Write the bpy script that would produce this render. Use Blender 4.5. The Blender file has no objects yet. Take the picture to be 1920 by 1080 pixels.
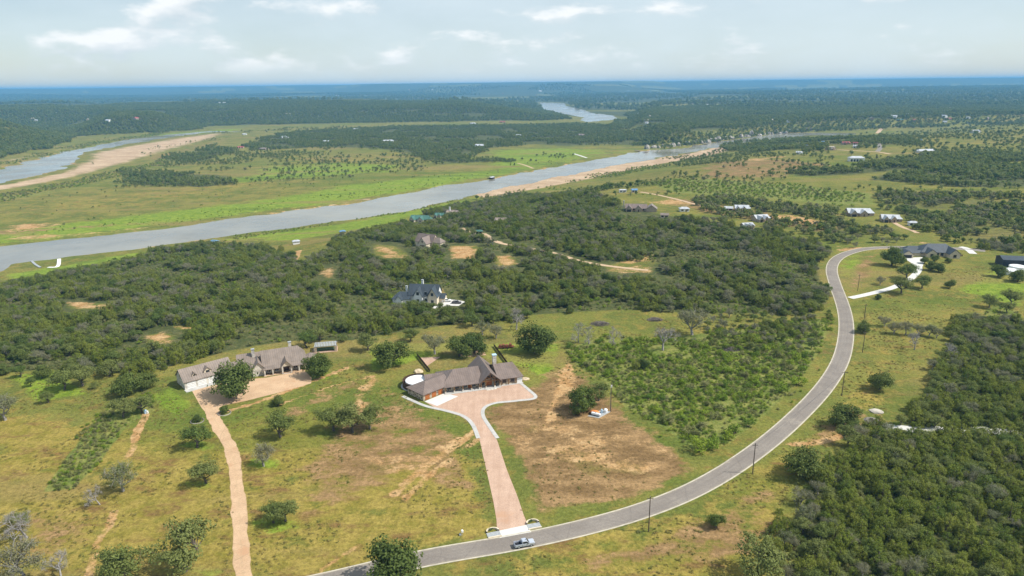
import bpy, bmesh, math, random
import numpy as np
from mathutils import Vector, Matrix
R = math.radians
rng = np.random.default_rng(7); random.seed(7)
sc = bpy.context.scene
C = bpy.data.collections.new('place'); sc.collection.children.link(C)

# ------------------------------------------------------------------ camera, sky, sun, exposure
F, CZ, ROLL = 1300.0, 120.0, 0.011            # focal length in photo pixels, flying height, tilt
PITCH = math.atan(382 / F)
FW = np.array([0, math.cos(PITCH), -math.sin(PITCH)]); R0 = np.array([1., 0, 0]); U0 = np.cross(R0, FW)
RT = math.cos(ROLL) * R0 - math.sin(ROLL) * U0; UP = math.sin(ROLL) * R0 + math.cos(ROLL) * U0
cd = bpy.data.cameras.new('camera'); cam = bpy.data.objects.new('camera', cd); C.objects.link(cam)
cd.sensor_width = 36; cd.lens = 36 * F / 1920; cd.clip_start = 1; cd.clip_end = 200000
cam.matrix_world = Matrix(((RT[0], UP[0], -FW[0], 0), (RT[1], UP[1], -FW[1], 0), (RT[2], UP[2], -FW[2], CZ), (0, 0, 0, 1)))
sc.camera = cam

SUN_EL, SUN_AZ = R(50), R(97)                  # azimuth clockwise from +Y: sun stands to the right
w = bpy.data.worlds.new('World'); sc.world = w; w.use_nodes = True
def N(nt, t, **k):
    n = nt.nodes.new(t)
    for a, b in k.items():
        if a.startswith('i_'): n.inputs[a[2:].replace('_', ' ')].default_value = b
        else: setattr(n, a, b)
    return n
def math_(nt, op, a, b=None, clamp=False):
    n = nt.nodes.new('ShaderNodeMath'); n.operation = op; n.use_clamp = clamp
    for i, v in enumerate((a, b)):
        if v is None: continue
        if hasattr(v, 'links'): nt.links.new(v, n.inputs[i])
        else: n.inputs[i].default_value = v
    return n.outputs[0]
def mixc(nt, f, a, b, mode='MIX'):
    n = nt.nodes.new('ShaderNodeMix'); n.data_type = 'RGBA'; n.blend_type = mode
    for i, v in ((0, f), (6, a), (7, b)):
        if hasattr(v, 'links'): nt.links.new(v, n.inputs[i])
        else: n.inputs[i].default_value = v if i == 0 else (*v, 1)[:4]
    return n.outputs[2]
def ramp(nt, f, lo, hi):
    n = nt.nodes.new('ShaderNodeMapRange'); n.interpolation_type = 'SMOOTHSTEP'
    n.inputs[1].default_value = lo; n.inputs[2].default_value = hi
    nt.links.new(f, n.inputs[0]); return n.outputs[0]
def noise(nt, vec, scale, detail=4, rough=.55, out=0):
    n = nt.nodes.new('ShaderNodeTexNoise'); n.inputs['Scale'].default_value = scale
    n.inputs['Detail'].default_value = detail; n.inputs['Roughness'].default_value = rough
    if vec is not None: nt.links.new(vec, n.inputs['Vector'])
    return n.outputs[out]
nt = w.node_tree; nt.nodes.clear()
sky = N(nt, 'ShaderNodeTexSky', sky_type='NISHITA', sun_disc=False, sun_elevation=SUN_EL, sun_rotation=SUN_AZ,
        altitude=300, air_density=1.0, dust_density=.6, ozone_density=1.2)
tc = N(nt, 'ShaderNodeTexCoord'); sep = N(nt, 'ShaderNodeSeparateXYZ'); nt.links.new(tc.outputs['Generated'], sep.inputs[0])
zz = math_(nt, 'MAXIMUM', sep.outputs[2], 0.0)
def cloudvec(dz):
    m = N(nt, 'ShaderNodeVectorMath', operation='MULTIPLY_ADD'); nt.links.new(tc.outputs['Generated'], m.inputs[0])
    m.inputs[1].default_value = (1, 1, 2.7); m.inputs[2].default_value = (3.1, 1.7, dz); return m.outputs[0]
n0 = noise(nt, cloudvec(0), 8.6, 9, .55); n1 = noise(nt, cloudvec(.045), 8.6, 9, .55)
puff = ramp(nt, n0, .50, .66)
veil = ramp(nt, noise(nt, cloudvec(4.), 1.5, 5, .6), .30, .70)
lit = math_(nt, 'ADD', math_(nt, 'MULTIPLY', math_(nt, 'SUBTRACT', n0, n1), 3.2), .55, True)
hz = ramp(nt, zz, .008, .04)
ccol = mixc(nt, lit, (5.3, 6.3, 7.0), (9.3, 9.5, 9.6))
base = mixc(nt, math_(nt, 'ADD', math_(nt, 'MULTIPLY', veil, .55), .22), sky.outputs[0], (7.0, 8.1, 8.7))
allc = mixc(nt, math_(nt, 'MULTIPLY', math_(nt, 'MULTIPLY', puff, hz), .9), base, ccol)
bg = N(nt, 'ShaderNodeBackground'); bg.inputs[1].default_value = .083
nt.links.new(allc, bg.inputs[0]); nt.links.new(bg.outputs[0], N(nt, 'ShaderNodeOutputWorld').inputs[0])

sl = bpy.data.lights.new('sun', 'SUN'); sl.energy = 4.7; sl.angle = R(.8); sl.color = (1, .95, .86)
sun = bpy.data.objects.new('sun', sl); C.objects.link(sun)
sd = Vector((math.sin(SUN_AZ) * math.cos(SUN_EL), math.cos(SUN_AZ) * math.cos(SUN_EL), math.sin(SUN_EL)))
sun.rotation_euler = sd.to_track_quat('Z', 'Y').to_euler()
sc.view_settings.view_transform = 'Standard'; sc.view_settings.look = 'None'
sc.view_settings.exposure = 0.42; sc.view_settings.gamma = 1
sc.cycles.use_denoising = True; sc.cycles.max_bounces = 4; sc.cycles.diffuse_bounces = 2; sc.cycles.glossy_bounces = 2
sc.cycles.volume_bounces = 0; sc.cycles.transparent_max_bounces = 4; sc.cycles.caustics_reflective = False

# ------------------------------------------------------------------ terrain shape
WZ = -36.0                                      # river level
def PZ(x, y, z):
    d = FW + RT * ((x - 960) / F) + UP * ((540 - y) / F); t = (z - CZ) / d[2]; return (d[0] * t, d[1] * t)
def polyW(pts): return np.array([PZ(x, y, WZ) for x, y in pts])
def sdist(poly, x, y, cut=None):
    """signed distance (positive inside) of points to a polygon"""
    x = np.asarray(x, float); y = np.asarray(y, float); out = np.full(x.shape, -1e9)
    m = np.ones(x.shape, bool)
    if cut is not None:
        a = poly.min(0) - cut; b = poly.max(0) + cut; m = (x > a[0]) & (x < b[0]) & (y > a[1]) & (y < b[1])
    if not m.any(): return out
    px, py = x[m], y[m]; d2 = np.full(px.shape, 1e18); ins = np.zeros(px.shape, bool)
    for i in range(len(poly)):
        ax, ay = poly[i]; bx, by = poly[(i + 1) % len(poly)]
        ex, ey = bx - ax, by - ay; L = ex * ex + ey * ey + 1e-9
        t = np.clip(((px - ax) * ex + (py - ay) * ey) / L, 0, 1)
        d2 = np.minimum(d2, (px - ax - t * ex) ** 2 + (py - ay - t * ey) ** 2)
        if abs(ey) > 1e-9:
            ins ^= ((ay > py) != (by > py)) & (px < ex * (py - ay) / ey + ax)
    out[m] = np.where(ins, 1, -1) * np.sqrt(d2); return out
def sm(a, b, v): t = np.clip((v - a) / (b - a), 0, 1); return t * t * (3 - 2 * t)
_tab = rng.random((256, 256))
def vnoise(x, y):
    xi = np.floor(x).astype(int); yi = np.floor(y).astype(int); fx = x - xi; fy = y - yi
    fx = fx * fx * (3 - 2 * fx); fy = fy * fy * (3 - 2 * fy); g = lambda i, j: _tab[(xi + i) % 256, (yi + j) % 256]
    return (g(0, 0) * (1 - fx) + g(1, 0) * fx) * (1 - fy) + (g(0, 1) * (1 - fx) + g(1, 1) * fx) * fy
def fbm(x, y, o=4):
    s = 0; a = .5
    for k in range(o): s = s + a * vnoise(x * 2 ** k + 17 * k, y * 2 ** k + 5 * k); a *= .5
    return s / (1 - .5 ** o)
NEARB = [(0, 510), (13, 508), (22, 495), (110, 483), (233, 469), (350, 453), (460, 437), (640, 413), (757, 396), (873, 368), (917, 357), (973, 346), (1050, 330), (1140, 312), (1280, 288), (1363, 270), (1447, 260), (1513, 253), (1597, 254)]
FARB = [(1597, 250), (1533, 249), (1467, 250), (1413, 257), (1313, 272), (1280, 278), (1207, 283), (1107, 302), (1000, 320), (923, 338), (840, 348), (733, 370), (640, 385), (473, 405), (417, 413), (300, 430), (140, 448), (0, 463)]
water_main = polyW([(-500, 590), (-200, 540)] + NEARB + FARB + [(-200, 487), (-500, 520)])
water_left = polyW([(-500, 430), (-100, 362), (0, 343), (30, 337), (100, 323), (123, 310), (150, 297), (143, 290), (200, 277), (300, 260), (383, 248), (447, 247), (400, 246), (300, 254), (217, 266), (133, 283), (50, 303), (0, 320), (-100, 342), (-500, 405)])
water_far = polyW([(1002, 191), (1070, 193), (1060, 198), (1100, 210), (1150, 218), (1147, 223), (1100, 229), (1090, 225), (1100, 220), (1023, 207), (1007, 195)])
nb = polyW(NEARB); nbx = np.r_[-6000, -1500, nb[[0, 4, 7, 9, 13, 14, 16, 18], 0], 1600, 6000]; nby = np.r_[-1500, 200, nb[[0, 4, 7, 9, 13, 14, 16, 18], 1], 2500, 4500]
hillA = polyW([(-500, 372), (-200, 322), (0, 299), (70, 284), (138, 269), (150, 263), (140, 255), (60, 249), (-100, 251), (-500, 268)])
hillB = polyW([(105, 257), (200, 252), (300, 249), (367, 243), (385, 238), (350, 231), (250, 233), (130, 240)])
ridgeC = polyW([(-600, 262), (0, 241), (200, 237), (367, 236), (500, 233), (640, 231), (800, 230), (900, 229), (1000, 228), (1078, 225.5), (1088, 222), (1060, 214), (1018, 207), (1000, 196), (985, 195), (600, 199), (300, 202), (0, 206), (-600, 214)])
hillD = polyW([(1168, 238), (1215, 278), (1262, 276), (1313, 270), (1413, 255), (1500, 246.5), (1600, 243), (1920, 232), (2500, 226), (2500, 160), (1920, 168), (1300, 185), (1190, 205)])
hillE = polyW([(560, 178), (760, 181), (1000, 181), (1280, 176), (1300, 168), (1000, 168), (700, 170)])
hillG = polyW([(1230, 166), (1500, 163), (1920, 158.5), (2500, 153), (2500, 147), (1920, 151.5), (1230, 159)])
def Hn(x, y):
    x = np.atleast_1d(np.asarray(x, float)); y = np.atleast_1d(np.asarray(y, float)); r = np.hypot(x, y)
    s = (np.interp(x, nbx, nby) - y) * .75
    flat = (s > 430) & (r < 4400)
    if flat.all(): return np.zeros(x.shape)
    if flat.any():
        o_ = np.zeros(x.shape); o_[~flat] = Hn(x[~flat], y[~flat]); return o_
    h = WZ + .8 + 35.2 * sm(15, 430, s)
    und = (fbm(x / 160, y / 160, 3) - .5) * 14 * sm(430, 250, s) * sm(20, 120, s)
    h = h + und
    far = s < 0
    h = h + np.where(far, 1.2 * fbm(x / 220 + 9, y / 220, 2) * sm(0, -200, s), 0)
    for poly, hh, rp in ((hillA, 52, 260), (hillB, 44, 200), (ridgeC, 58, 600), (hillD, 24, 75), (hillE, 105, 1500), (hillG, 120, 5000)):
        d = sdist(poly, x, y, 10)
        rp2 = rp * (.7 + .6 * fbm(x / 300, y / 300 + 3, 3))
        h = h + np.where(d > 0, hh * sm(0, 1, d / rp2) * (.5 + 1.0 * fbm(x / 600 + 2, y / 600, 3)), 0)
    h = h + sm(4500, 12000, r) * 75 * fbm(x / 2600, y / 2600 + 7, 4) + sm(12000, 19000, r) * (105 + 100 * fbm(x / 5000 + 3, y / 5000, 4))
    h = np.where(h > 130, 130 + 36 * np.tanh((h - 130) / 60), h)
    for wp in (water_main, water_left, water_far):
        bw = np.clip(r * r * 6e-6, 9, 150)
        d = sdist(wp, x, y, 160) + (fbm(x / 38, y / 38 + 11, 4) - .5) * np.clip(r / 40, 10, 60); k = sm(-1, .7, d / bw)
        h = h * (1 - k) + (WZ - 1.3) * k
    return h
def H(x, y): return float(Hn(x, y)[0])
_ts = np.geomspace(90, 60000, 220)
def G(px, py):
    """the point of the terrain seen at a photograph position"""
    d = FW + RT * ((px - 960) / F) + UP * ((540 - py) / F)
    z = CZ + d[2] * _ts; hh = Hn(d[0] * _ts, d[1] * _ts); below = np.nonzero(z < hh)[0]
    if len(below) == 0: t = _ts[-1]
    else:
        i = max(below[0], 1); lo, hi = _ts[i - 1], _ts[i]
        for _ in range(3):
            tt = np.linspace(lo, hi, 12); b = np.nonzero(CZ + d[2] * tt < Hn(d[0] * tt, d[1] * tt))[0]
            j = max(b[0], 1) if len(b) else 11; lo, hi = tt[j - 1], tt[j]
        t = (lo + hi) / 2
    return np.array([d[0] * t, d[1] * t])
def GP(pts): return np.array([G(x, y) for x, y in pts])
def pxm(p): return F / (p[1] * math.cos(PITCH) + CZ * math.sin(PITCH))     # photo pixels per metre at a place
def catmull(p, n):
    p = np.asarray(p, float); out = []
    for i in range(len(p) - 1):
        a, b, c, d = p[max(i - 1, 0)], p[i], p[i + 1], p[min(i + 2, len(p) - 1)]
        for t in np.linspace(0, 1, n, endpoint=False):
            out.append(.5 * (2 * b + (c - a) * t + (2 * a - 5 * b + 4 * c - d) * t ** 2 + (3 * b - a - 3 * c + d) * t ** 3))
    return np.array(out + [p[-1]])

# ------------------------------------------------------------------ helpers for objects
def tag(o, label=None, cat=None, group=None, kind=None):
    for k, v in (('label', label), ('category', cat), ('group', group), ('kind', kind)):
        if v: o[k] = v
    return o
def link(o, parent=None):
    C.objects.link(o)
    if parent is not None: o.parent = parent
    return o
def empty(name, loc, rz=0):
    o = bpy.data.objects.new(name, None); o.location = loc; o.rotation_euler = (0, 0, rz); o.empty_display_size = .5
    return link(o)
def fastmesh(name, v, f, mats=(), midx=None, smooth=False):
    """v (n,3), f (m,3|4) arrays"""
    me = bpy.data.meshes.new(name); v = np.asarray(v, np.float32); f = np.asarray(f, np.int32); k = f.shape[1]
    me.vertices.add(len(v)); me.vertices.foreach_set('co', v.ravel())
    me.loops.add(f.size); me.loops.foreach_set('vertex_index', f.ravel())
    me.polygons.add(len(f)); me.polygons.foreach_set('loop_start', np.arange(0, f.size, k, dtype=np.int32))
    me.polygons.foreach_set('loop_total', np.full(len(f), k, np.int32))
    for m in mats: me.materials.append(m)
    if midx is not None: me.polygons.foreach_set('material_index', np.asarray(midx, np.int32))
    me.polygons.foreach_set('use_smooth', np.full(len(f), smooth, bool))
    me.update(calc_edges=True); return me
class MB:
    def __init__(s): s.v = []; s.f = []
    def add(s, v, f):
        n = len(s.v); s.v += [tuple(p) for p in v]; s.f += [tuple(i + n for i in q) for q in f]; return s
    def box(s, x0, x1, y0, y1, z0, z1, M=None):
        v = [Vector((x, y, z)) for z in (z0, z1) for x, y in ((x0, y0), (x1, y0), (x1, y1), (x0, y1))]
        if M is not None: v = [M @ p for p in v]
        return s.add(v, [(3, 2, 1, 0), (4, 5, 6, 7), (0, 1, 5, 4), (1, 2, 6, 5), (2, 3, 7, 6), (3, 0, 4, 7)])
    def prism(s, pts, z0, z1):
        n = len(pts); v = [(x, y, z0) for x, y in pts] + [(x, y, z1) for x, y in pts]
        return s.add(v, [tuple(range(n))[::-1], tuple(range(n, 2 * n))] + [(i, (i + 1) % n, n + (i + 1) % n, n + i) for i in range(n)])
    def profile(s, pts, y0, y1):
        """closed outline in x,z swept along y"""
        n = len(pts); v = [(x, y0, z) for x, z in pts] + [(x, y1, z) for x, z in pts]
        return s.add(v, [tuple(range(n)), tuple(range(n, 2 * n))[::-1]] + [(i, n + i, n + (i + 1) % n, (i + 1) % n) for i in range(n)])
    def tube(s, a, b, r0, r1, n=8, cap=True):
        a, b = Vector(a), Vector(b); q = (b - a).to_track_quat('Z', 'Y'); v = []
        for c, r in ((a, r0), (b, r1)):
            for i in range(n): v.append(c + q @ Vector((r * math.cos(6.2832 * i / n), r * math.sin(6.2832 * i / n), 0)))
        f = [(i, (i + 1) % n, n + (i + 1) % n, n + i) for i in range(n)]
        if cap: f += [tuple(range(n))[::-1], tuple(range(n, 2 * n))]
        return s.add(v, f)
    def dome(s, c, rx, ry, rz, n=14, m=5):
        v = []; f = []
        for j in range(m + 1):
            a = math.pi / 2 * j / m
            for i in range(n): v.append((c[0] + rx * math.cos(a) * math.cos(6.2832 * i / n), c[1] + ry * math.cos(a) * math.sin(6.2832 * i / n), c[2] + rz * math.sin(a)))
        for j in range(m):
            for i in range(n): f.append((j * n + i, j * n + (i + 1) % n, (j + 1) * n + (i + 1) % n, (j + 1) * n + i))
        return s.add(v, f)
    def mesh(s, name, mat, bev=0, smooth=False):
        me = bpy.data.meshes.new(name); me.from_pydata(s.v, [], s.f); me.materials.append(mat)
        bm = bmesh.new(); bm.from_mesh(me)
        bmesh.ops.recalc_face_normals(bm, faces=bm.faces)
        if bev: bmesh.ops.bevel(bm, geom=list(bm.edges), offset=bev, segments=2, affect='EDGES', clamp_overlap=True)
        bm.to_mesh(me); bm.free()
        if smooth: me.polygons.foreach_set('use_smooth', np.ones(len(me.polygons), bool))
        return me
    def build(s, name, mat, parent=None, bev=0, smooth=False, loc=None, rz=0):
        o = bpy.data.objects.new(name, s.mesh(name, mat, bev, smooth))
        if loc is not None: o.location = loc
        o.rotation_euler.z = rz
        return link(o, parent)

# ------------------------------------------------------------------ materials
def mat(name, col, rough=.8, var=.15, scale=1.0, metal=0., bump=0., col2=None, coords='Position', spec=.3):
    m = bpy.data.materials.new(name); m.use_nodes = True; t = m.node_tree; b = t.nodes['Principled BSDF']
    b.inputs['Roughness'].default_value = rough; b.inputs['Metallic'].default_value = metal; b.inputs['Specular IOR Level'].default_value = spec
    vec = N(t, 'ShaderNodeNewGeometry').outputs['Position'] if coords == 'Position' else N(t, 'ShaderNodeTexCoord').outputs['Object']
    n = noise(t, vec, scale, 5, .6)
    c2 = col2 if col2 else tuple(max(0, c * (1 - 2 * var)) for c in col); c1 = col if col2 else tuple(c * (1 + var) for c in col)
    t.links.new(mixc(t, ramp(t, n, .3, .7), c2, c1), b.inputs['Base Color'])
    if bump:
        bp = N(t, 'ShaderNodeBump'); bp.inputs['Strength'].default_value = bump; bp.inputs['Distance'].default_value = .1
        t.links.new(n, bp.inputs['Height']); t.links.new(bp.outputs[0], b.inputs['Normal'])
    return m
def roofmat(name, col, rib=.9, rough=.45, metal=.0):
    m = mat(name, col, rough, .10, .35, metal, coords='Object', spec=.4); t = m.node_tree; b = t.nodes['Principled BSDF']
    src = b.inputs['Base Color'].links[0].from_socket
    wv = N(t, 'ShaderNodeTexWave', wave_type='BANDS', bands_direction='X', wave_profile='SAW'); wv.inputs['Scale'].default_value = .314 / rib
    t.links.new(N(t, 'ShaderNodeTexCoord').outputs['Object'], wv.inputs['Vector'])
    k = ramp(t, wv.outputs['Fac'], .78, .95)
    t.links.new(mixc(t, math_(t, 'MULTIPLY', k, .55), src, tuple(c * .45 for c in col)), b.inputs['Base Color'])
    bp = N(t, 'ShaderNodeBump'); bp.inputs['Strength'].default_value = .5; bp.inputs['Distance'].default_value = .06
    t.links.new(k, bp.inputs['Height']); t.links.new(bp.outputs[0], b.inputs['Normal']); return m
def stonemat(name, a, b_, c, scale=1.6):
    m = mat(name, a, .9, .1, 1, bump=.3); t = m.node_tree; b = t.nodes['Principled BSDF']
    vo = N(t, 'ShaderNodeTexVoronoi'); vo.inputs['Scale'].default_value = scale
    t.links.new(N(t, 'ShaderNodeTexCoord').outputs['Object'], vo.inputs['Vector'])
    s = N(t, 'ShaderNodeSeparateColor'); t.links.new(vo.outputs['Color'], s.inputs[0])
    c1 = mixc(t, ramp(t, s.outputs[0], .2, .6), a, b_); c2 = mixc(t, ramp(t, s.outputs[1], .7, .8), c1, c)
    t.links.new(c2, b.inputs['Base Color']); return m
def glassmat(name, col=(.02, .025, .03)):
    m = mat(name, col, .08, .1, .5, spec=.6); return m
M = dict(
    concrete=mat('pale_concrete', (.43, .42, .40), .9, .08, .4, bump=.1), white_concrete=mat('white_concrete', (.56, .55, .52), .9, .04, .5),
    kerb=mat('kerb_concrete', (.46, .42, .34), .9, .10, .6), roof_brown=roofmat('brown_metal_roof', (.185, .142, .122)),
    roof_taupe=roofmat('taupe_metal_roof', (.22, .176, .146)), roof_slate=roofmat('slate_blue_roof', (.045, .06, .075)), roof_white=roofmat('pale_metal_roof', (.47, .49, .52)),
    roof_green=roofmat('green_metal_roof', (.06, .15, .12)), roof_red=roofmat('red_metal_roof', (.32, .08, .07)), roof_blue=roofmat('blue_metal_roof', (.12, .25, .42)),
    roof_tan=roofmat('tan_metal_roof', (.5, .42, .33)), stone=stonemat('mixed_stone', (.54, .46, .34), (.38, .31, .22), (.17, .13, .095)),
    limestone=stonemat('white_limestone', (.66, .62, .54), (.55, .51, .44), (.42, .39, .35), 1.2), cream=mat('cream_stucco', (.62, .54, .41), .9, .06, .8),
    tanwall=mat('tan_stone_wall', (.42, .34, .25), .9, .12, 1.5), blackmetal=mat('dark_steel', (.02, .022, .028), .5, .1, 1),
    darkwall=mat('charcoal_siding', (.03, .035, .045), .6, .1, 1), wood=mat('orange_stained_wood', (.42, .13, .03), .5, .12, 2), darkwood=mat('dark_wood', (.085, .05, .03), .7, .15, 2),
    timber=mat('timber_frame', (.22, .12, .05), .7, .15, 2), glass=glassmat('window_glass'), white=mat('white_paint', (.78, .78, .76), .5, .03, 1),
    tankwhite=mat('white_tank_paint', (.80, .82, .84), .35, .03, .6), polewood=mat('weathered_pole', (.10, .075, .055), .9, .15, 3), rust=mat('rusty_iron', (.20, .07, .035), .8, .2, 1.5),
    orange=mat('orange_tarp', (.62, .22, .06), .6, .1, 2), grey=mat('grey_steel', (.33, .35, .36), .5, .1, 2), boulder=mat('limestone_boulder', (.52, .42, .29), .95, .15, .8, bump=.4),
    rubble=mat('grey_limestone_rubble', (.36, .33, .28), .95, .35, .12, bump=.6), tyre=mat('black_rubber', (.015, .015, .016), .8, .1, 3), twig=mat('dead_twigs', (.20, .17, .155), .95, .2, .6),
    truckpaint=mat('silver_paint', (.52, .56, .64), .25, .03, 1, metal=.3, spec=.5), lightred=mat('red_lens', (.35, .02, .02), .3, .05, 1), lamp=mat('headlamp_lens', (.7, .72, .75), .15, .03, 1),
    bark=mat('oak_bark', (.13, .11, .09), .95, .2, 2), greybark=mat('grey_dead_bark', (.30, .28, .26), .95, .15, 2), water_blue=mat('blue_plastic', (.42, .60, .75), .4, .05, 1),
)
def sheetmat(name, a, b_, scale, c=None, bump=.2):
    """a flat made ground: patches, fine grain and a few darker wear spots"""
    m = mat(name, a, .95, 0, scale, col2=b_, bump=bump); t = m.node_tree; b = t.nodes['Principled BSDF']
    src = b.inputs['Base Color'].links[0].from_socket; pos = N(t, 'ShaderNodeNewGeometry').outputs['Position']
    fine = noise(t, pos, 2.2, 6, .75); s2 = mixc(t, 1., src, mixc(t, ramp(t, fine, .25, .75), (.78, .78, .78), (1.16, 1.16, 1.16)), 'MULTIPLY')
    if c: s2 = mixc(t, ramp(t, noise(t, pos, .09, 6, .65), .56, .68), s2, c)
    t.links.new(s2, b.inputs['Base Color']); return m
def wear(m, lanes, dark, edge):
    t = m.node_tree; b = t.nodes['Principled BSDF']; src = b.inputs['Base Color'].links[0].from_socket; ac = N(t, 'ShaderNodeAttribute', attribute_name='across').outputs['Fac']; ps = N(t, 'ShaderNodeNewGeometry').outputs['Position']
    nz = noise(t, ps, .45, 5, .65); c = src
    for p in lanes:
        k = ramp(t, math_(t, 'ABSOLUTE', math_(t, 'SUBTRACT', ac, p)), .10, .02); c = mixc(t, math_(t, 'MULTIPLY', k, math_(t, 'MULTIPLY', ramp(t, nz, .3, .65), .38)), c, dark)
    e_ = ramp(t, math_(t, 'ADD', math_(t, 'ABSOLUTE', math_(t, 'SUBTRACT', ac, .5)), math_(t, 'MULTIPLY', math_(t, 'SUBTRACT', nz, .5), .22)), .42, .5); c = mixc(t, math_(t, 'MULTIPLY', e_, .6), c, edge)
    vo = N(t, 'ShaderNodeTexVoronoi', feature='DISTANCE_TO_EDGE'); vo.inputs['Scale'].default_value = .09; ds = N(t, 'ShaderNodeVectorMath', operation='ADD'); t.links.new(ps, ds.inputs[0]); t.links.new(noise(t, ps, .3, 4, .6, 1), ds.inputs[1]); t.links.new(ds.outputs[0], vo.inputs['Vector'])
    c = mixc(t, math_(t, 'MULTIPLY', ramp(t, vo.outputs['Distance'], .018, .006), .25), c, tuple(q * .6 for q in dark)); t.links.new(c, b.inputs['Base Color']); return m
M['asphalt'] = sheetmat('worn_asphalt', (.235, .208, .180), (.19, .166, .145), .12, (.27, .238, .20))
M['pinkgravel'] = sheetmat('pink_gravel', (.47, .325, .240), (.41, .275, .200), .25, (.42, .26, .17))
M['tangravel'] = sheetmat('tan_gravel', (.52, .36, .225), (.44, .295, .18), .2, (.43, .26, .15))
M['dirtroad'] = sheetmat('dirt_track', (.50, .37, .24), (.42, .29, .18), .2)
wear(M['asphalt'], (.18, .40, .62, .84), (.165, .145, .128), (.30, .26, .19)); M['lanegravel'] = wear(sheetmat('lane_gravel', (.52, .36, .225), (.44, .295, .18), .2, (.43, .26, .15)), (.5,), (.36, .26, .15), (.30, .22, .10))
t_ = M['pinkgravel'].node_tree; b_ = t_.nodes['Principled BSDF']; mp = N(t_, 'ShaderNodeMapping'); mp.inputs['Rotation'].default_value = (0, 0, R(-11)); mp.inputs['Scale'].default_value = (1, .06, 1); t_.links.new(N(t_, 'ShaderNodeNewGeometry').outputs['Position'], mp.inputs[0]); t_.links.new(mixc(t_, 1., b_.inputs['Base Color'].links[0].from_socket, mixc(t_, ramp(t_, noise(t_, mp.outputs[0], .55, 5, .6), .35, .65), (.94, .93, .92), (1.05, 1.06, 1.07)), 'MULTIPLY'), b_.inputs['Base Color'])

# ground: land cover comes as soft masks on the mesh, broken up by noise in world space
gm = bpy.data.materials.new('land_cover'); gm.use_nodes = True; t = gm.node_tree; gb = t.nodes['Principled BSDF']
gb.inputs['Roughness'].default_value = 1; gb.inputs['Specular IOR Level'].default_value = .05
pos = N(t, 'ShaderNodeNewGeometry').outputs['Position']
def att(n):
    a = N(t, 'ShaderNodeAttribute', attribute_name=n); s = N(t, 'ShaderNodeSeparateColor'); t.links.new(a.outputs['Color'], s.inputs[0]); return s.outputs
A, B = att('coverA'), att('coverB')
nf = noise(t, pos, .75, 9, .80); nm = noise(t, pos, .16, 8, .66); nl = noise(t, pos, .028, 8, .62); nh = noise(t, pos, .0045, 8, .62)
st = N(t, 'ShaderNodeMapping'); st.inputs['Rotation'].default_value = (0, 0, R(-35)); st.inputs['Scale'].default_value = (.5, 1, 1); t.links.new(pos, st.inputs[0])
ns = noise(t, st.outputs[0], .15, 8, .68)
brk = math_(t, 'ADD', math_(t, 'MULTIPLY', math_(t, 'ADD', math_(t, 'MULTIPLY', nm, .6), math_(t, 'MULTIPLY', nf, .4)), .45), math_(t, 'MULTIPLY', math_(t, 'ADD', nl, ns), .33))
st2 = N(t, 'ShaderNodeMapping'); st2.inputs['Rotation'].default_value = (0, 0, R(-38)); st2.inputs['Scale'].default_value = (.22, 1, 1); t.links.new(pos, st2.inputs[0])
def msk(s, k=2.2, lo=.40, hi=.66): return ramp(t, math_(t, 'ADD', s, math_(t, 'MULTIPLY', math_(t, 'SUBTRACT', brk, .555), k)), lo, hi)
alB = N(t, 'ShaderNodeAttribute', attribute_name='coverB').outputs['Alpha']
g0 = mixc(t, ramp(t, nl, .40, .60), (.110, .126, .030), (.185, .176, .044))
g0 = mixc(t, ramp(t, nm, .47, .68), g0, (.225, .172, .046))
g0 = mixc(t, ramp(t, ns, .54, .70), g0, (.145, .100, .036))
g0 = mixc(t, math_(t, 'MULTIPLY', ramp(t, nh, .45, .62), .45), g0, (.112, .140, .028))
stw = mixc(t, ramp(t, nm, .36, .62), (.185, .160, .032), (.270, .212, .056)); stw = mixc(t, ramp(t, ns, .50, .66), stw, (.170, .108, .042))
col = mixc(t, msk(alB, 2.6), g0, stw)                                                                  # yellow straw grass
col = mixc(t, msk(A[0]), col, mixc(t, ramp(t, nm, .35, .65), (.118, .180, .020), (.200, .255, .036)))     # lush grass
nv = noise(t, st2.outputs[0], .018, 6, .62)
col = mixc(t, math_(t, 'MULTIPLY', ramp(t, nv, .54, .64), .62), col, (.215, .165, .062)); col = mixc(t, math_(t, 'MULTIPLY', ramp(t, nv, .46, .36), .55), col, (.085, .125, .020))   # terraces
dryc = mixc(t, ramp(t, ns, .40, .62), (.165, .105, .048), (.285, .185, .090)); dryc = mixc(t, math_(t, 'MULTIPLY', ramp(t, nl, .56, .68), .7), dryc, (.150, .135, .034))
col = mixc(t, msk(A[1], 2.8), col, dryc)                                                               # dry brown grass
col = mixc(t, msk(B[1], 1.8), col, mixc(t, ramp(t, nm, .40, .70), (.060, .074, .026), (.125, .120, .050)))    # wood floor
col = mixc(t, msk(B[2], 1.8), col, mixc(t, ramp(t, nm, .4, .6), (.115, .150, .034), (.190, .195, .056)))        # scrub floor
col = mixc(t, msk(A[2], 2.6), col, mixc(t, ramp(t, nm, .35, .7), (.33, .185, .076), (.46, .315, .165)))    # bare soil
col = mixc(t, msk(B[0], 1.2), col, mixc(t, ramp(t, nl, .35, .7), (.36, .255, .165), (.48, .36, .245)))      # sand
col = mixc(t, 1., col, mixc(t, ramp(t, nf, .25, .75), (.48, .48, .46), (1.48, 1.47, 1.44)), 'MULTIPLY')
t.links.new(col, gb.inputs['Base Color'])
bp = N(t, 'ShaderNodeBump'); bp.inputs['Strength'].default_value = .7; bp.inputs['Distance'].default_value = .5
t.links.new(math_(t, 'ADD', nf, nm), bp.inputs['Height']); t.links.new(bp.outputs[0], gb.inputs['Normal'])

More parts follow.
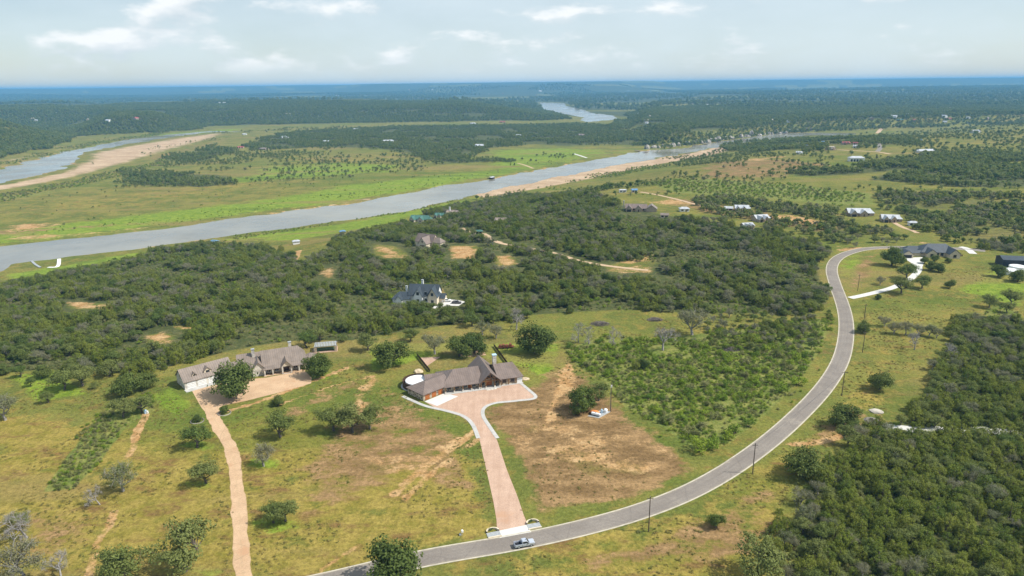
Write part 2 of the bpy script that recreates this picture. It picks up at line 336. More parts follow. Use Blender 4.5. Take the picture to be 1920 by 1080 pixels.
# ------------------------------------------------------------------ the ground sheet (finer where the place is near)
dep = np.r_[np.arange(.13, 5, .045), np.arange(5, 13, .075), np.arange(13, 44, .13), [48, 54, 62, 72, 82]]
rad = 120 / np.tan(np.radians(dep[::-1])); rad = np.r_[rad, 75000.]
az = np.radians(np.r_[np.arange(-180, -48, 6), np.arange(-48, 48, .13), np.arange(48, 180, 6)])
AZ, RR = np.meshgrid(az, rad); gx, gy = (RR * np.sin(AZ)).ravel(), (RR * np.cos(AZ)).ravel()
gz = Hn(gx, gy); nr, na = len(rad), len(az)
i0 = (np.arange(nr - 1)[:, None] * na + np.arange(na)[None, :]); j1 = np.roll(np.arange(na), -1)
i1 = (np.arange(nr - 1)[:, None] * na + j1[None, :])
quads = np.stack([i0, i1, i1 + na, i0 + na], -1).reshape(-1, 4)[:, ::-1]
LAY = {k: np.zeros(len(gx)) for k in ('lush', 'dry', 'dirt', 'sand', 'wood', 'scrub', 'straw')}
gr = np.hypot(gx, gy)
def paint(layer, pts, val=1., soft=6):
    p = GP(pts); d = sdist(p, gx, gy, 260); s = np.clip(2.2 * soft * gr / F * (1 + gr / 300), 2.5, 150)
    k = sm(-.6, 1, d / s) * val; LAY[layer] = np.maximum(LAY[layer], k)
    if layer in ('sand', 'dirt'):
        for o in ('wood', 'scrub'): LAY[o] *= 1 - k
def erase(pts, layers=('wood', 'scrub', 'dry'), soft=6):
    p = GP(pts); d = sdist(p, gx, gy, 260); s = np.clip(2.2 * soft * gr / F * (1 + gr / 300), 2.5, 150); k = sm(-.6, 1, d / s)
    for l in layers: LAY[l] *= 1 - k
def paint_line(layer, pts, wid, val=1.):
    p = catmull(GP(pts), 6); d2 = np.full(len(gx), 1e18)
    a0 = p.min(0) - 40; b0 = p.max(0) + 40; m = (gx > a0[0]) & (gx < b0[0]) & (gy > a0[1]) & (gy < b0[1]); X, Y = gx[m], gy[m]; dd = np.full(X.shape, 1e18)
    for a, b in zip(p[:-1], p[1:]):
        e = b - a; tt = np.clip(((X - a[0]) * e[0] + (Y - a[1]) * e[1]) / (e @ e + 1e-9), 0, 1)
        dd = np.minimum(dd, (X - a[0] - tt * e[0]) ** 2 + (Y - a[1] - tt * e[1]) ** 2)
    LAY[layer][m] = np.maximum(LAY[layer][m], val * sm(wid, wid * .4, np.sqrt(dd)))

WOOD = dict(
    mid=[(-80, 545), (0, 537), (77, 522), (160, 507), (233, 490), (290, 471), (390, 456), (500, 462), (545, 480), (575, 500), (600, 480), (640, 447), (700, 430), (760, 420), (830, 392), (900, 372), (960, 362), (1050, 368), (1130, 372), (1200, 392), (1290, 410), (1400, 425), (1480, 440), (1548, 470), (1540, 500), (1545, 535), (1558, 570), (1500, 592), (1300, 588), (1150, 582), (1000, 592), (860, 608), (760, 622), (660, 640), (600, 640), (560, 640), (480, 650), (420, 662), (340, 682), (260, 705), (120, 692), (0, 702), (-80, 705)],
    right=[(1960, 610), (1830, 600), (1798, 605), (1780, 645), (1768, 690), (1735, 735), (1722, 770), (1700, 790), (1640, 795), (1590, 835), (1562, 862), (1540, 892), (1505, 940), (1482, 975), (1478, 1010), (1500, 1110), (1540, 1190), (2200, 1190), (2200, 610)],
    penin=[(455, 268), (520, 252), (640, 240), (800, 236), (960, 234), (1090, 232), (1150, 236), (1215, 262), (1230, 276), (1130, 272), (1060, 276), (1000, 272), (930, 278), (900, 290), (870, 300), (820, 310), (760, 290), (700, 280), (600, 277), (520, 281), (450, 284)],
    penin2=[(230, 320), (330, 322), (440, 328), (445, 345), (380, 352), (250, 348), (225, 335)],
    penin3=[(310, 295), (400, 270), (470, 276), (400, 300), (330, 312)],
    penin4=[(1010, 300), (880, 306), (800, 312), (850, 296), (940, 300)],
    D=[(1170, 236), (1215, 272), (1262, 268), (1313, 262), (1413, 250), (1500, 243), (1640, 238), (1780, 226), (1960, 216), (2100, 214), (2100, 190), (1700, 192), (1300, 200), (1200, 208)],
    A=[(-120, 315), (0, 297), (70, 282), (135, 267), (145, 262), (100, 249), (0, 243), (-120, 243)],
    B=[(100, 256), (200, 252), (300, 249), (380, 243), (380, 236), (330, 224), (200, 221), (130, 240)],
    C=[(-120, 246), (0, 242), (150, 240), (380, 237), (640, 231), (900, 228), (1000, 227), (1080, 224), (1030, 209), (1005, 193), (900, 190), (640, 190), (300, 194), (0, 199), (-120, 202)],
    town=[(1350, 268), (1450, 262), (1600, 256), (1720, 262), (1740, 275), (1640, 280), (1560, 290), (1450, 290), (1340, 284)],
    rm1=[(1470, 325), (1560, 316), (1640, 306), (1740, 290), (1830, 286), (1960, 282), (1960, 300), (1820, 312), (1700, 320), (1600, 330), (1490, 332)],
    rm2=[(1630, 330), (1740, 312), (1960, 308), (1960, 352), (1800, 352), (1700, 344), (1620, 338)],
    rm3=[(1650, 360), (1760, 365), (1960, 375), (1960, 465), (1860, 462), (1800, 458), (1720, 432), (1650, 395), (1640, 370)],
    rm4=[(1300, 372), (1400, 380), (1560, 395), (1650, 425), (1660, 452), (1560, 455), (1440, 425), (1330, 400)],
    rt=[(1840, 470), (1920, 474), (1960, 480), (1960, 462), (1850, 458)],
)
for k in WOOD: paint('wood', WOOD[k], .5 if k in ('rm3', 'rm4', 'town') else 1, 5)
SCRUB = dict(main=[(1055, 655), (1120, 632), (1200, 640), (1330, 622), (1480, 600), (1562, 598), (1545, 655), (1503, 715), (1440, 778), (1370, 832), (1300, 850), (1245, 805), (1170, 765), (1130, 715), (1080, 690)],
             left=[(75, 925), (140, 918), (190, 870), (240, 800), (292, 770), (282, 735), (210, 755), (165, 800), (118, 860)],
             valley=[(1200, 345), (1330, 335), (1480, 345), (1640, 362), (1650, 385), (1560, 385), (1420, 370), (1250, 362)],
             rline=[(1838, 585), (1870, 560), (1920, 590), (1930, 620), (1860, 600)])
for k in SCRUB: paint('scrub', SCRUB[k], 1, 4)
for p in ([(-60, 470), (200, 440), (470, 402), (640, 383), (930, 335), (1200, 284), (1200, 274), (900, 318), (640, 345), (500, 372), (0, 430), (-60, 440)],
          [(230, 345), (450, 345), (640, 330), (790, 322), (760, 308), (640, 302), (480, 312), (450, 330)],
          [(0, 515), (200, 480), (450, 442), (640, 416), (880, 370), (960, 358), (900, 376), (760, 415), (560, 450), (400, 452), (230, 488), (60, 522), (0, 535)],
          [(1330, 346), (1480, 350), (1600, 366), (1480, 362)], [(0, 318), (130, 285), (300, 258), (460, 245), (470, 238), (300, 250), (130, 278), (0, 310)],
          [(900, 280), (1050, 276), (1180, 280), (1150, 290), (1000, 312), (900, 318)], [(1780, 545), (1920, 580), (1960, 520), (1850, 500)],
          [(680, 640), (940, 640), (1060, 640), (1030, 720), (980, 690), (840, 660), (740, 690), (690, 700)], [(270, 745), (330, 715), (365, 760), (330, 790)], [(0, 705), (110, 690), (180, 740), (60, 760)]):
    paint('lush', p, .95, 8)
for x, y, rx, ry in ((370, 836, 50, 18), (370, 908, 55, 18), (520, 985, 70, 25), (655, 815, 85, 22), (1600, 500, 60, 30), (350, 1070, 90, 20), (1180, 960, 120, 12), (500, 870, 50, 22), (935, 690, 40, 16), (600, 705, 50, 18)):
    paint('lush', [(x + rx * math.cos(a), y + ry * math.sin(a)) for a in np.linspace(0, 6.28, 10, endpoint=False)], .62, 10)
paint('dry', [(880, 770), (1040, 690), (1110, 690), (1190, 770), (1290, 850), (1320, 890), (1180, 945), (1000, 965), (965, 900), (935, 830)], .90, 22)
paint('dry', [(600, 760), (740, 700), (880, 790), (915, 850), (930, 960), (760, 900), (640, 960), (560, 1000), (520, 900)], .62, 24)
paint('dry', [(0, 780), (110, 790), (80, 920), (200, 960), (240, 1080), (0, 1080)], .52, 20)
paint('dry', [(1240, 990), (1400, 900), (1470, 900), (1440, 1060), (1100, 1080), (1020, 1060)], .58, 18)
paint('dry', [(470, 800), (560, 740), (700, 690), (700, 730), (560, 790)], .5, 10)
paint('dry', [(1480, 800), (1620, 740), (1680, 790), (1560, 850), (1500, 860)], .5, 10)
for p in ([(1300, 305), (1500, 298), (1600, 310), (1480, 335), (1290, 340)], [(1240, 365), (1330, 375), (1560, 415), (1620, 430), (1540, 440), (1340, 405), (1240, 385)],
          [(-60, 448), (300, 420), (480, 398), (300, 412), (-60, 432)], [(640, 300), (760, 305), (640, 290), (500, 300)], [(1580, 540), (1600, 478), (1660, 470), (1640, 520), (1600, 555)]): paint('dry', p, .62, 5)
for p, v in (([(1042, 700), (1065, 668), (1090, 700), (1085, 740), (1065, 735), (1048, 760), (1050, 790), (1010, 800), (1030, 750)], .72), ([(650, 735), (700, 700), (720, 715), (690, 750), (740, 770), (700, 790), (660, 770)], .60),
             ([(660, 850), (760, 850), (880, 805), (905, 800), (830, 870), (790, 905), (720, 890)], .46), ([(930, 810), (1060, 780), (1190, 800), (1290, 860), (1200, 900), (1100, 870), (1000, 880)], .42),
             ([(580, 1070), (660, 1020), (760, 960), (740, 985), (660, 1040), (600, 1085)], .62), 
             ([(1630, 778), (1655, 765), (1670, 790), (1640, 805)], .8), ([(1470, 830), (1520, 822), (1640, 795), (1650, 806), (1540, 838), (1480, 842)], .8), ([(1560, 500), (1575, 520), (1590, 560), (1580, 575)], .5),
             ([(100, 562), (220, 566), (232, 588), (118, 584)], .6), ([(262, 628), (312, 620), (340, 626), (330, 648), (265, 648)], .62), ([(310, 612), (345, 608), (415, 616), (410, 622), (330, 620)], .8),
             ([(700, 455), (740, 462), (770, 480), (700, 478)], .75), ([(836, 459), (902, 459), (908, 472), (895, 488), (838, 486)], .74), ([(905, 474), (970, 478), (985, 498), (925, 504)], .6), ([(1118, 494), (1235, 494), (1238, 516), (1130, 514)], .52), ([(690, 458), (750, 460), (780, 488), (700, 488)], .56), ([(590, 502), (640, 500), (640, 524), (596, 528)], .5), ([(1175, 380), (1265, 372), (1320, 380), (1310, 388), (1240, 384)], .7),
             ([(1400, 400), (1490, 402), (1560, 418), (1550, 425), (1440, 410)], .85), ([(1230, 465), (1240, 495), (1140, 500), (1150, 490)], .6), ([(1690, 450), (1760, 452), (1760, 460), (1690, 460)], .8), ([(1690, 470), (1690, 462), (1560, 460), (1560, 474)], .75),
             ([(1800, 470), (1850, 490), (1890, 500), (1870, 512), (1850, 510), (1840, 500)], .6), ([(1735, 512), (1770, 515), (1775, 522), (1740, 522)], .7), ([(1330, 304), (1480, 290), (1500, 296), (1400, 306)], .6), ([(820, 550), (830, 538), (845, 555), (830, 560)], .9),
             ([(1420, 295), (1480, 292), (1500, 297), (1440, 299)], .9), ([(0, 425), (40, 415), (140, 418), (130, 425), (60, 432), (0, 440)], .8), ([(0, 442), (150, 435), (330, 420), (320, 425), (140, 445), (0, 455)], .75), ([(385, 398), (470, 395), (540, 378), (530, 385), (470, 402)], .7)):
    paint('dirt', p, v, 5)
for p in ([(-60, 365), (0, 358), (60, 350), (150, 332), (250, 306), (330, 282), (420, 259), (452, 247), (385, 249), (300, 261), (200, 278), (145, 291), (152, 298), (125, 311), (100, 324), (0, 345), (-60, 352)],
          [(900, 372), (940, 367), (1000, 356), (1060, 345), (1150, 326), (1285, 301), (1370, 283), (1430, 270), (1363, 270), (1280, 288), (1140, 311), (1050, 329), (970, 345), (880, 366)],
          [(590, 388), (650, 378), (680, 375), (640, 383)], [(650, 375), (700, 370), (730, 370), (690, 378)], [(600, 385), (625, 382), (620, 388)],
          [(1200, 280), (1313, 270), (1413, 256), (1490, 248), (1545, 246), (1470, 251), (1413, 259), (1313, 274), (1210, 284)], [(0, 302), (70, 287), (145, 270), (150, 274), (70, 292), (0, 310)], [(1538, 252), (1600, 250), (1600, 253), (1540, 255)]):
    paint('sand', p, .74 if p[0][0] == -60 else 1, 3)
for p in ([(1000, 232), (1090, 229), (1160, 228), (1180, 236), (1100, 236)], [(1070, 193), (1180, 195), (1200, 210), (1150, 217), (1100, 209), (1062, 199)], [(1600, 240), (1750, 228), (1960, 222), (1960, 240), (1760, 246), (1620, 250)], [(100, 262), (260, 252), (450, 240), (640, 236), (640, 240), (460, 246), (250, 258)]):
    erase(p); paint('lush', p, .3, 3)
for pts, wd, v in (([(740, 925), (790, 880), (850, 838), (892, 808)], 3.0, .60), ([(760, 935), (810, 888), (860, 850), (900, 822)], 2.4, .56), ([(650, 690), (560, 725), (480, 755), (420, 772)], 2.2, .7), ([(520, 760), (620, 725), (700, 705)], 1.5, .6), ([(238, 858), (252, 835), (256, 812), (268, 790), (272, 778)], 2.6, .62), ([(165, 1085), (176, 1040), (184, 1015), (205, 985), (214, 960)], 2.2, .60),
                   ([(1580, 620), (1563, 690), (1500, 775), (1400, 860), (1320, 905), (1250, 935)], 2, .45), ([(820, 705), (800, 760), (650, 700)], 1, .3), ([(560, 470), (556, 480), (550, 490)], 4, .9)):
    paint_line('dirt', pts, wd, v)
for k in range(14):
    x, y = [(23, 809), (107, 799), (109, 815), (50, 845), (54, 867), (27, 893), (1730, 560), (1770, 571), (1608, 677), (1715, 575), (60, 742), (15, 868), (573, 792), (1300, 960)][k]
    paint('dirt', [(x + 7 * math.cos(a), y + 2.5 * math.sin(a)) for a in np.linspace(0, 6.28, 7, endpoint=False)], .8, 2)
for p, v in (([(-60, 760), (300, 800), (560, 760), (800, 780), (920, 860), (930, 1000), (640, 1090), (-60, 1110)], .72), ([(1000, 1000), (1280, 950), (1480, 820), (1600, 700), (1620, 600), (1680, 640), (1700, 760), (1500, 900), (1450, 1100), (900, 1100)], .62), ([(1660, 560), (1960, 600), (1960, 520), (1830, 480), (1760, 520)], .50), ([(-60, 420), (300, 395), (640, 340), (640, 310), (300, 340), (-60, 390)], .50), ([(450, 340), (800, 300), (780, 285), (480, 290)], .55), ([(1280, 340), (1600, 300), (1560, 320), (1300, 350)], .6), ([(1560, 300), (1960, 330), (1960, 250), (1640, 260)], .45), ([(1240, 370), (1560, 430), (1560, 400), (1300, 370)], .55), ([(1556, 560), (1556, 640), (1450, 780), (1250, 920), (1020, 985), (1250, 940), (1480, 790), (1585, 640)], .75)): paint('straw', p, v, 14)
paint('scrub', [(-60, 375), (150, 345), (260, 315), (420, 262), (520, 268), (300, 320), (200, 350), (-60, 392)], .62, 5)
paint('dry', [(250, 300), (340, 275), (440, 252), (470, 250), (420, 270), (300, 305)], .75, 4)
for wp, v in ((water_main, .5), (water_left, .55)):
    d = sdist(wp, gx, gy, 60) + (fbm(gx / 38, gy / 38 + 11, 4) - .5) * np.clip(gr / 40, 10, 60); LAY['dirt'] = np.maximum(LAY['dirt'], v * sm(-16, -4, d) * sm(.40, .60, fbm(gx / 90 + 4, gy / 90, 3)))
# beyond what can be told apart the land is one wooded cover with fields between
farw = sm(2600, 4200, gr) * (1 - sm(-50, 100, sdist(water_far, gx, gy, 200))); fl = fbm(gx / 900, gy / 420, 4)
LAY['wood'] = np.maximum(LAY['wood'], farw * sm(.66, .58, fl) * (1 - .8 * sm(.3, .6, LAY['lush'])))
gme = fastmesh('ground', np.stack([gx, gy, gz], -1), quads, [gm], smooth=True)
for nme, ks in (('coverA', ('lush', 'dry', 'dirt')), ('coverB', ('sand', 'wood', 'scrub', 'straw'))):
    a = gme.color_attributes.new(nme, 'FLOAT_COLOR', 'POINT'); a.data.foreach_set('color', np.stack(([LAY[k] for k in ks] + [np.ones(len(gx))])[:4], -1).astype(np.float32).ravel())
tag(link(bpy.data.objects.new('ground', gme)), kind='structure')

# river: one level sheet that shows wherever the land is carved below it
wm = mat('river_water', (.235, .220, .172), .2, .12, .01, spec=.38); t = wm.node_tree; b = t.nodes['Principled BSDF']
bp = N(t, 'ShaderNodeBump'); bp.inputs['Strength'].default_value = .08; bp.inputs['Distance'].default_value = .3
wp_ = N(t, 'ShaderNodeNewGeometry').outputs['Position']; t.links.new(noise(t, wp_, .35, 4, .6), bp.inputs['Height']); t.links.new(math_(t, 'ADD', math_(t, 'MULTIPLY', ramp(t, noise(t, wp_, .012, 5, .6), .35, .65), .16), .08), b.inputs['Roughness']); t.links.new(bp.outputs[0], b.inputs['Normal'])
def water(name, poly):
    c = poly.mean(0); mb = MB(); p2 = []
    bm = bmesh.new(); vs = [bm.verts.new((x, y, WZ)) for x, y in poly]; f = bm.faces.new(vs)
    bmesh.ops.triangulate(bm, faces=[f]); bmesh.ops.recalc_face_normals(bm, faces=bm.faces)
    if sum(q.normal.z for q in bm.faces) < 0: bmesh.ops.reverse_faces(bm, faces=bm.faces)
    me = bpy.data.meshes.new(name); bm.to_mesh(me); bm.free(); me.materials.append(wm)
    return tag(link(bpy.data.objects.new(name, me)), kind='structure')
def grow(poly, d):
    out = []; n = len(poly); area = sum(poly[i][0] * poly[(i + 1) % n][1] - poly[(i + 1) % n][0] * poly[i][1] for i in range(n)); sg = 1 if area > 0 else -1
    for i in range(n):
        a, b_, c = poly[i - 1], poly[i], poly[(i + 1) % n]; e1 = (b_ - a) / (np.hypot(*(b_ - a)) + 1e-9); e2 = (c - b_) / (np.hypot(*(c - b_)) + 1e-9)
        nn = np.array([e1[1] + e2[1], -e1[0] - e2[0]]) * sg; L = np.hypot(*nn); out.append(b_ + nn / max(L, .6) * d)
    return np.array(out)
water('river', grow(water_main, 16)); water('river', grow(water_left, 22)); water('river', grow(water_far, 55))

# ------------------------------------------------------------------ road, drives
def strip(name, L, Rr, mt, dz, parent=None, thick=None, crown=0):
    """a draped band between a left and a right edge"""
    n = len(L); rows = 5; v = []
    for a, b_ in zip(L, Rr):
        for k in range(rows):
            p = a + (b_ - a) * k / (rows - 1); v.append((p[0], p[1], H(*p) + dz + crown * (1 - (k - 2) ** 2 / 4)))
    f = [(i * rows + k, i * rows + k + 1, (i + 1) * rows + k + 1, (i + 1) * rows + k) for i in range(n - 1) for k in range(rows - 1)]
    m = MB().add(v, f)
    if thick:
        base = len(v); edge = [i * rows for i in range(n)]; edge2 = [i * rows + rows - 1 for i in range(n)]
        m.v += [(v[i][0], v[i][1], v[i][2] - thick) for i in edge] + [(v[i][0], v[i][1], v[i][2] - thick) for i in edge2]
        for i in range(n - 1):
            m.f.append((edge[i], edge[i + 1], base + i + 1, base + i)); m.f.append((edge2[i + 1], edge2[i], base + n + i, base + n + i + 1))
    o = m.build(name, mt, parent); me = o.data
    ac = me.attributes.new('across', 'FLOAT', 'POINT'); ac.data.foreach_set('value', np.array([(i % rows) / (rows - 1) if i < n * rows else 0. for i in range(len(me.vertices))], np.float32))
    if sum(p.normal.z for p in me.polygons) < 0: me.flip_normals()
    return o
def band(pts, wid, n=6):
    c = catmull(GP(pts), n); tn = np.gradient(c, axis=0); tn /= np.hypot(tn[:, 0], tn[:, 1])[:, None]; nn = np.stack([-tn[:, 1], tn[:, 0]], -1)
    wv = np.interp(np.linspace(0, 1, len(c)), np.linspace(0, 1, len(np.atleast_1d(wid))), np.atleast_1d(wid))[:, None] / 2
    return c + nn * wv, c - nn * wv
roadL = [(380, 1118), (540, 1090), (640, 1070), (787, 1032), (927, 1010), (1013, 994), (1140, 965), (1280, 912), (1390, 845), (1463, 788), (1527, 723), (1563, 670), (1574, 617), (1570, 573), (1555, 530), (1548, 503), (1563, 481), (1597, 467), (1647, 461.5), (1720, 461), (1800, 463), (1860, 468)]
roadR = [(400, 1150), (560, 1118), (660, 1094), (800, 1060), (940, 1038), (1073, 1008), (1173, 982), (1280, 947), (1380, 895), (1457, 838), (1520, 780), (1567, 727), (1594, 670), (1600, 612), (1591, 573), (1577, 537), (1570, 502), (1581, 484), (1613, 472.5), (1650, 467), (1720, 467), (1800, 469.5), (1855, 475)]
cl = catmull(GP(roadL), 1); rl = np.array(GP(roadR)); dens = catmull(GP(roadL), 10)
def resample(p, n):
    s = np.r_[0, np.cumsum(np.hypot(*np.diff(p, axis=0).T))]; q = np.linspace(0, s[-1], n); return np.stack([np.interp(q, s, p[:, 0]), np.interp(q, s, p[:, 1])], -1)
Lc = resample(catmull(GP(roadL), 12), 160); Rc0 = catmull(GP(roadR), 12)
Rc = []
for i in range(160):                            # the nearest point of the other edge, so that the band stays square to the road
    d = np.hypot(*(Rc0 - Lc[i]).T); Rc.append(Rc0[d.argmin()])
Rc = np.array(Rc); ker = np.ones(7) / 7; mid = (Lc + Rc) / 2
mid = np.stack([np.convolve(np.pad(mid[:, k], 3, 'edge'), ker, 'valid') for k in (0, 1)], -1)
tn = np.gradient(mid, axis=0); tn /= np.hypot(tn[:, 0], tn[:, 1])[:, None]; nn = np.stack([-tn[:, 1], tn[:, 0]], -1); HWID = 3.2
ROAD_L, ROAD_R = mid + nn * HWID, mid - nn * HWID
road = tag(strip('road', ROAD_L, ROAD_R, M['asphalt'], .05, crown=.06), kind='structure')
for s in (1, -1): strip('kerb', mid + nn * s * (HWID + .42), mid + nn * s * (HWID - .02), M['kerb'], .085, road, .12)
def sheet(name, pts, mt, dz=.04, parent=None, thick=.0):
    p = GP(pts) if not isinstance(pts, np.ndarray) else pts
    m = MB(); z = dz + np.mean([H(*q) for q in p])
    if thick: m.prism([tuple(q) for q in p], z - thick, z)
    else: m.add([(q[0], q[1], z) for q in p], [tuple(range(len(p)))])
    o = m.build(name, mt, parent); bm = bmesh.new(); bm.from_mesh(o.data)
    bmesh.ops.triangulate(bm, faces=[f for f in bm.faces if len(f.verts) > 4]); bm.to_mesh(o.data); bm.free()
    if not thick and o.data.polygons[0].normal.z < 0: o.data.flip_normals()
    return o
# brown house: gravel court and drive, concrete aprons and edging
drive = tag(sheet('gravel_drive', [(932, 1000), (931, 975), (925, 940), (905, 850), (897, 815), (882, 792), (862, 780), (820, 767), (796, 753), (835, 738), (905, 731), (975, 717), (1005, 745), (960, 753), (925, 757), (905, 768), (910, 790), (932, 825), (950, 880), (970, 930), (982, 966), (991, 986), (990, 989)], M['pinkgravel'], .035), kind='structure')
def edging(pts, wid=1.3): a, b_ = band(pts, wid, 5); return strip('edging', a, b_, M['concrete'], .10, drive, .15)
edging([(755, 743), (775, 752), (800, 762), (835, 770), (868, 780), (886, 796), (897, 822)], 1.5)
edging([(974, 717), (990, 730), (1004, 746), (965, 752), (928, 756), (908, 765), (906, 780), (918, 800), (933, 822)], 1.4)
sheet('garage_apron', [(795.5, 753), (834, 737), (859, 743.5), (820, 761.5)], M['white_concrete'], .075, drive)
sheet('entry_apron', [(933, 996), (989, 984), (996, 998), (937, 1009)], M['white_concrete'], .08, drive)
for side, c in (('l', (924, 998)), ('r', (999, 982))):
    g = G(*c); bed = empty('entrance_planter', (g[0], g[1], H(*g)), R(16))
    tag(bed, 'low curved stone planter beside the white entrance apron, on its %s' % ('mailbox side' if side == 'l' else 'bare slope side'), 'planter')
    m = MB(); q = [(1.9 * math.cos(a), 1.6 * math.sin(a)) for a in np.linspace(0, 3.14, 9)]; 
    for a, b_ in zip(q[:-1], q[1:]): m.add([(a[0], a[1], 0), (b_[0], b_[1], 0), (b_[0], b_[1], .6), (a[0], a[1], .6), (a[0] * .82, a[1] * .82, .6), (b_[0] * .82, b_[1] * .82, .6), (a[0] * .82, a[1] * .82, 0), (b_[0] * .82, b_[1] * .82, 0)], [(0, 1, 2, 3), (3, 2, 5, 4), (4, 5, 7, 6)])
    m.build('stone_wall', M['cream'], bed); MB().box(-1.9, 1.9, -2.2, .0, 0, .12).build('rock_bed', M['grey'], bed); MB().box(-1.9, 1.9, -2.5, -2.2, 0, .35).build('front_wall', M['cream'], bed)
    m = MB()
    for k in range(60):
        a = random.random() * 6.28; r = random.random() * .7; z = .3 + random.random() * .5; c0 = Vector((-.3 + r * math.cos(a), .8 + r * .6 * math.sin(a), z)); u = Vector((random.gauss(0, 1), random.gauss(0, 1), random.gauss(0, .4))).normalized() * .16; v = u.orthogonal().normalized() * .12
        m.add([c0 - u, c0 + v, c0 + u, c0 - v], [(0, 1, 2, 3)])
    m.build('planting', mat('planter_leaves', (.05, .09, .03)), bed)
# the white house's gravel drive
d2 = tag(sheet('gravel_court', [(360, 733), (372, 728), (415, 716), (500, 708), (570, 694), (585, 709), (583, 719), (520, 737), (460, 752), (420, 760), (412, 764), (405, 775), (390, 778), (378, 765)], M['tangravel'], .03), kind='structure')
a, b_ = band([(396, 755), (398, 775), (412, 805), (432, 840), (440, 870), (446, 930), (450, 1000), (456, 1085), (458, 1120)], [6, 4.6, 4.3, 4.2, 4.2, 4.2, 4.3, 4.3], 10)
jit = (fbm(np.arange(len(a)) * .35, np.zeros(len(a)), 3) - .5)[:, None] * 1.1
tag(strip('gravel_lane', a + jit, b_ + jit[::-1], M['lanegravel'], .05), kind='structure')
for pts, wd, mt, nm_ in (([(1594, 559), (1618, 554), (1645, 547.5), (1672, 540), (1697, 529), (1714, 517), (1722, 506), (1722, 497)], 4.2, M['white_concrete'], 'concrete_drive'), ([(866, 428), (885, 435), (910, 440), (935, 455), (990, 465), (1040, 475), (1090, 490), (1150, 500), (1215, 507)], 4, M['dirtroad'], 'track'), ([(940, 455), (918, 448), (908, 438)], 3.5, M['dirtroad'], 'track'),
                         ([(1290, 420), (1340, 425), (1395, 433)], 4, M['dirtroad'], 'track'), ([(1200, 360), (1270, 374), (1310, 385), (1335, 392)], 4, M['dirtroad'], 'track'), ([(1660, 407), (1690, 425), (1710, 432), (1720, 437)], 4, M['dirtroad'], 'track'), ([(1660, 800), (1720, 806), (1790, 806), (1850, 807), (1925, 815)], 5, M['white_concrete'], 'concrete_drive'),
                         ([(1645, 284), (1650, 278), (1648, 268), (1655, 262)], 8, M['asphalt'], 'lane'), ([(1570, 281), (1610, 283), (1645, 285), (1670, 289)], 7, M['dirtroad'], 'track'), ([(1645, 250), (1651, 243), (1655, 237)], 12, M['dirtroad'], 'track'), ([(1800, 463), (1812, 466), (1825, 476)], 5, M['white_concrete'], 'concrete_drive')):
    a, b_ = band(pts, wd, 8); tag(strip(nm_, a, b_, mt, .10), kind='structure')

tag(sheet('concrete_court', [(1694, 483.5), (1730, 482.5), (1732, 492), (1730, 500), (1714, 500), (1708, 493)], M['white_concrete'], .14), kind='structure')
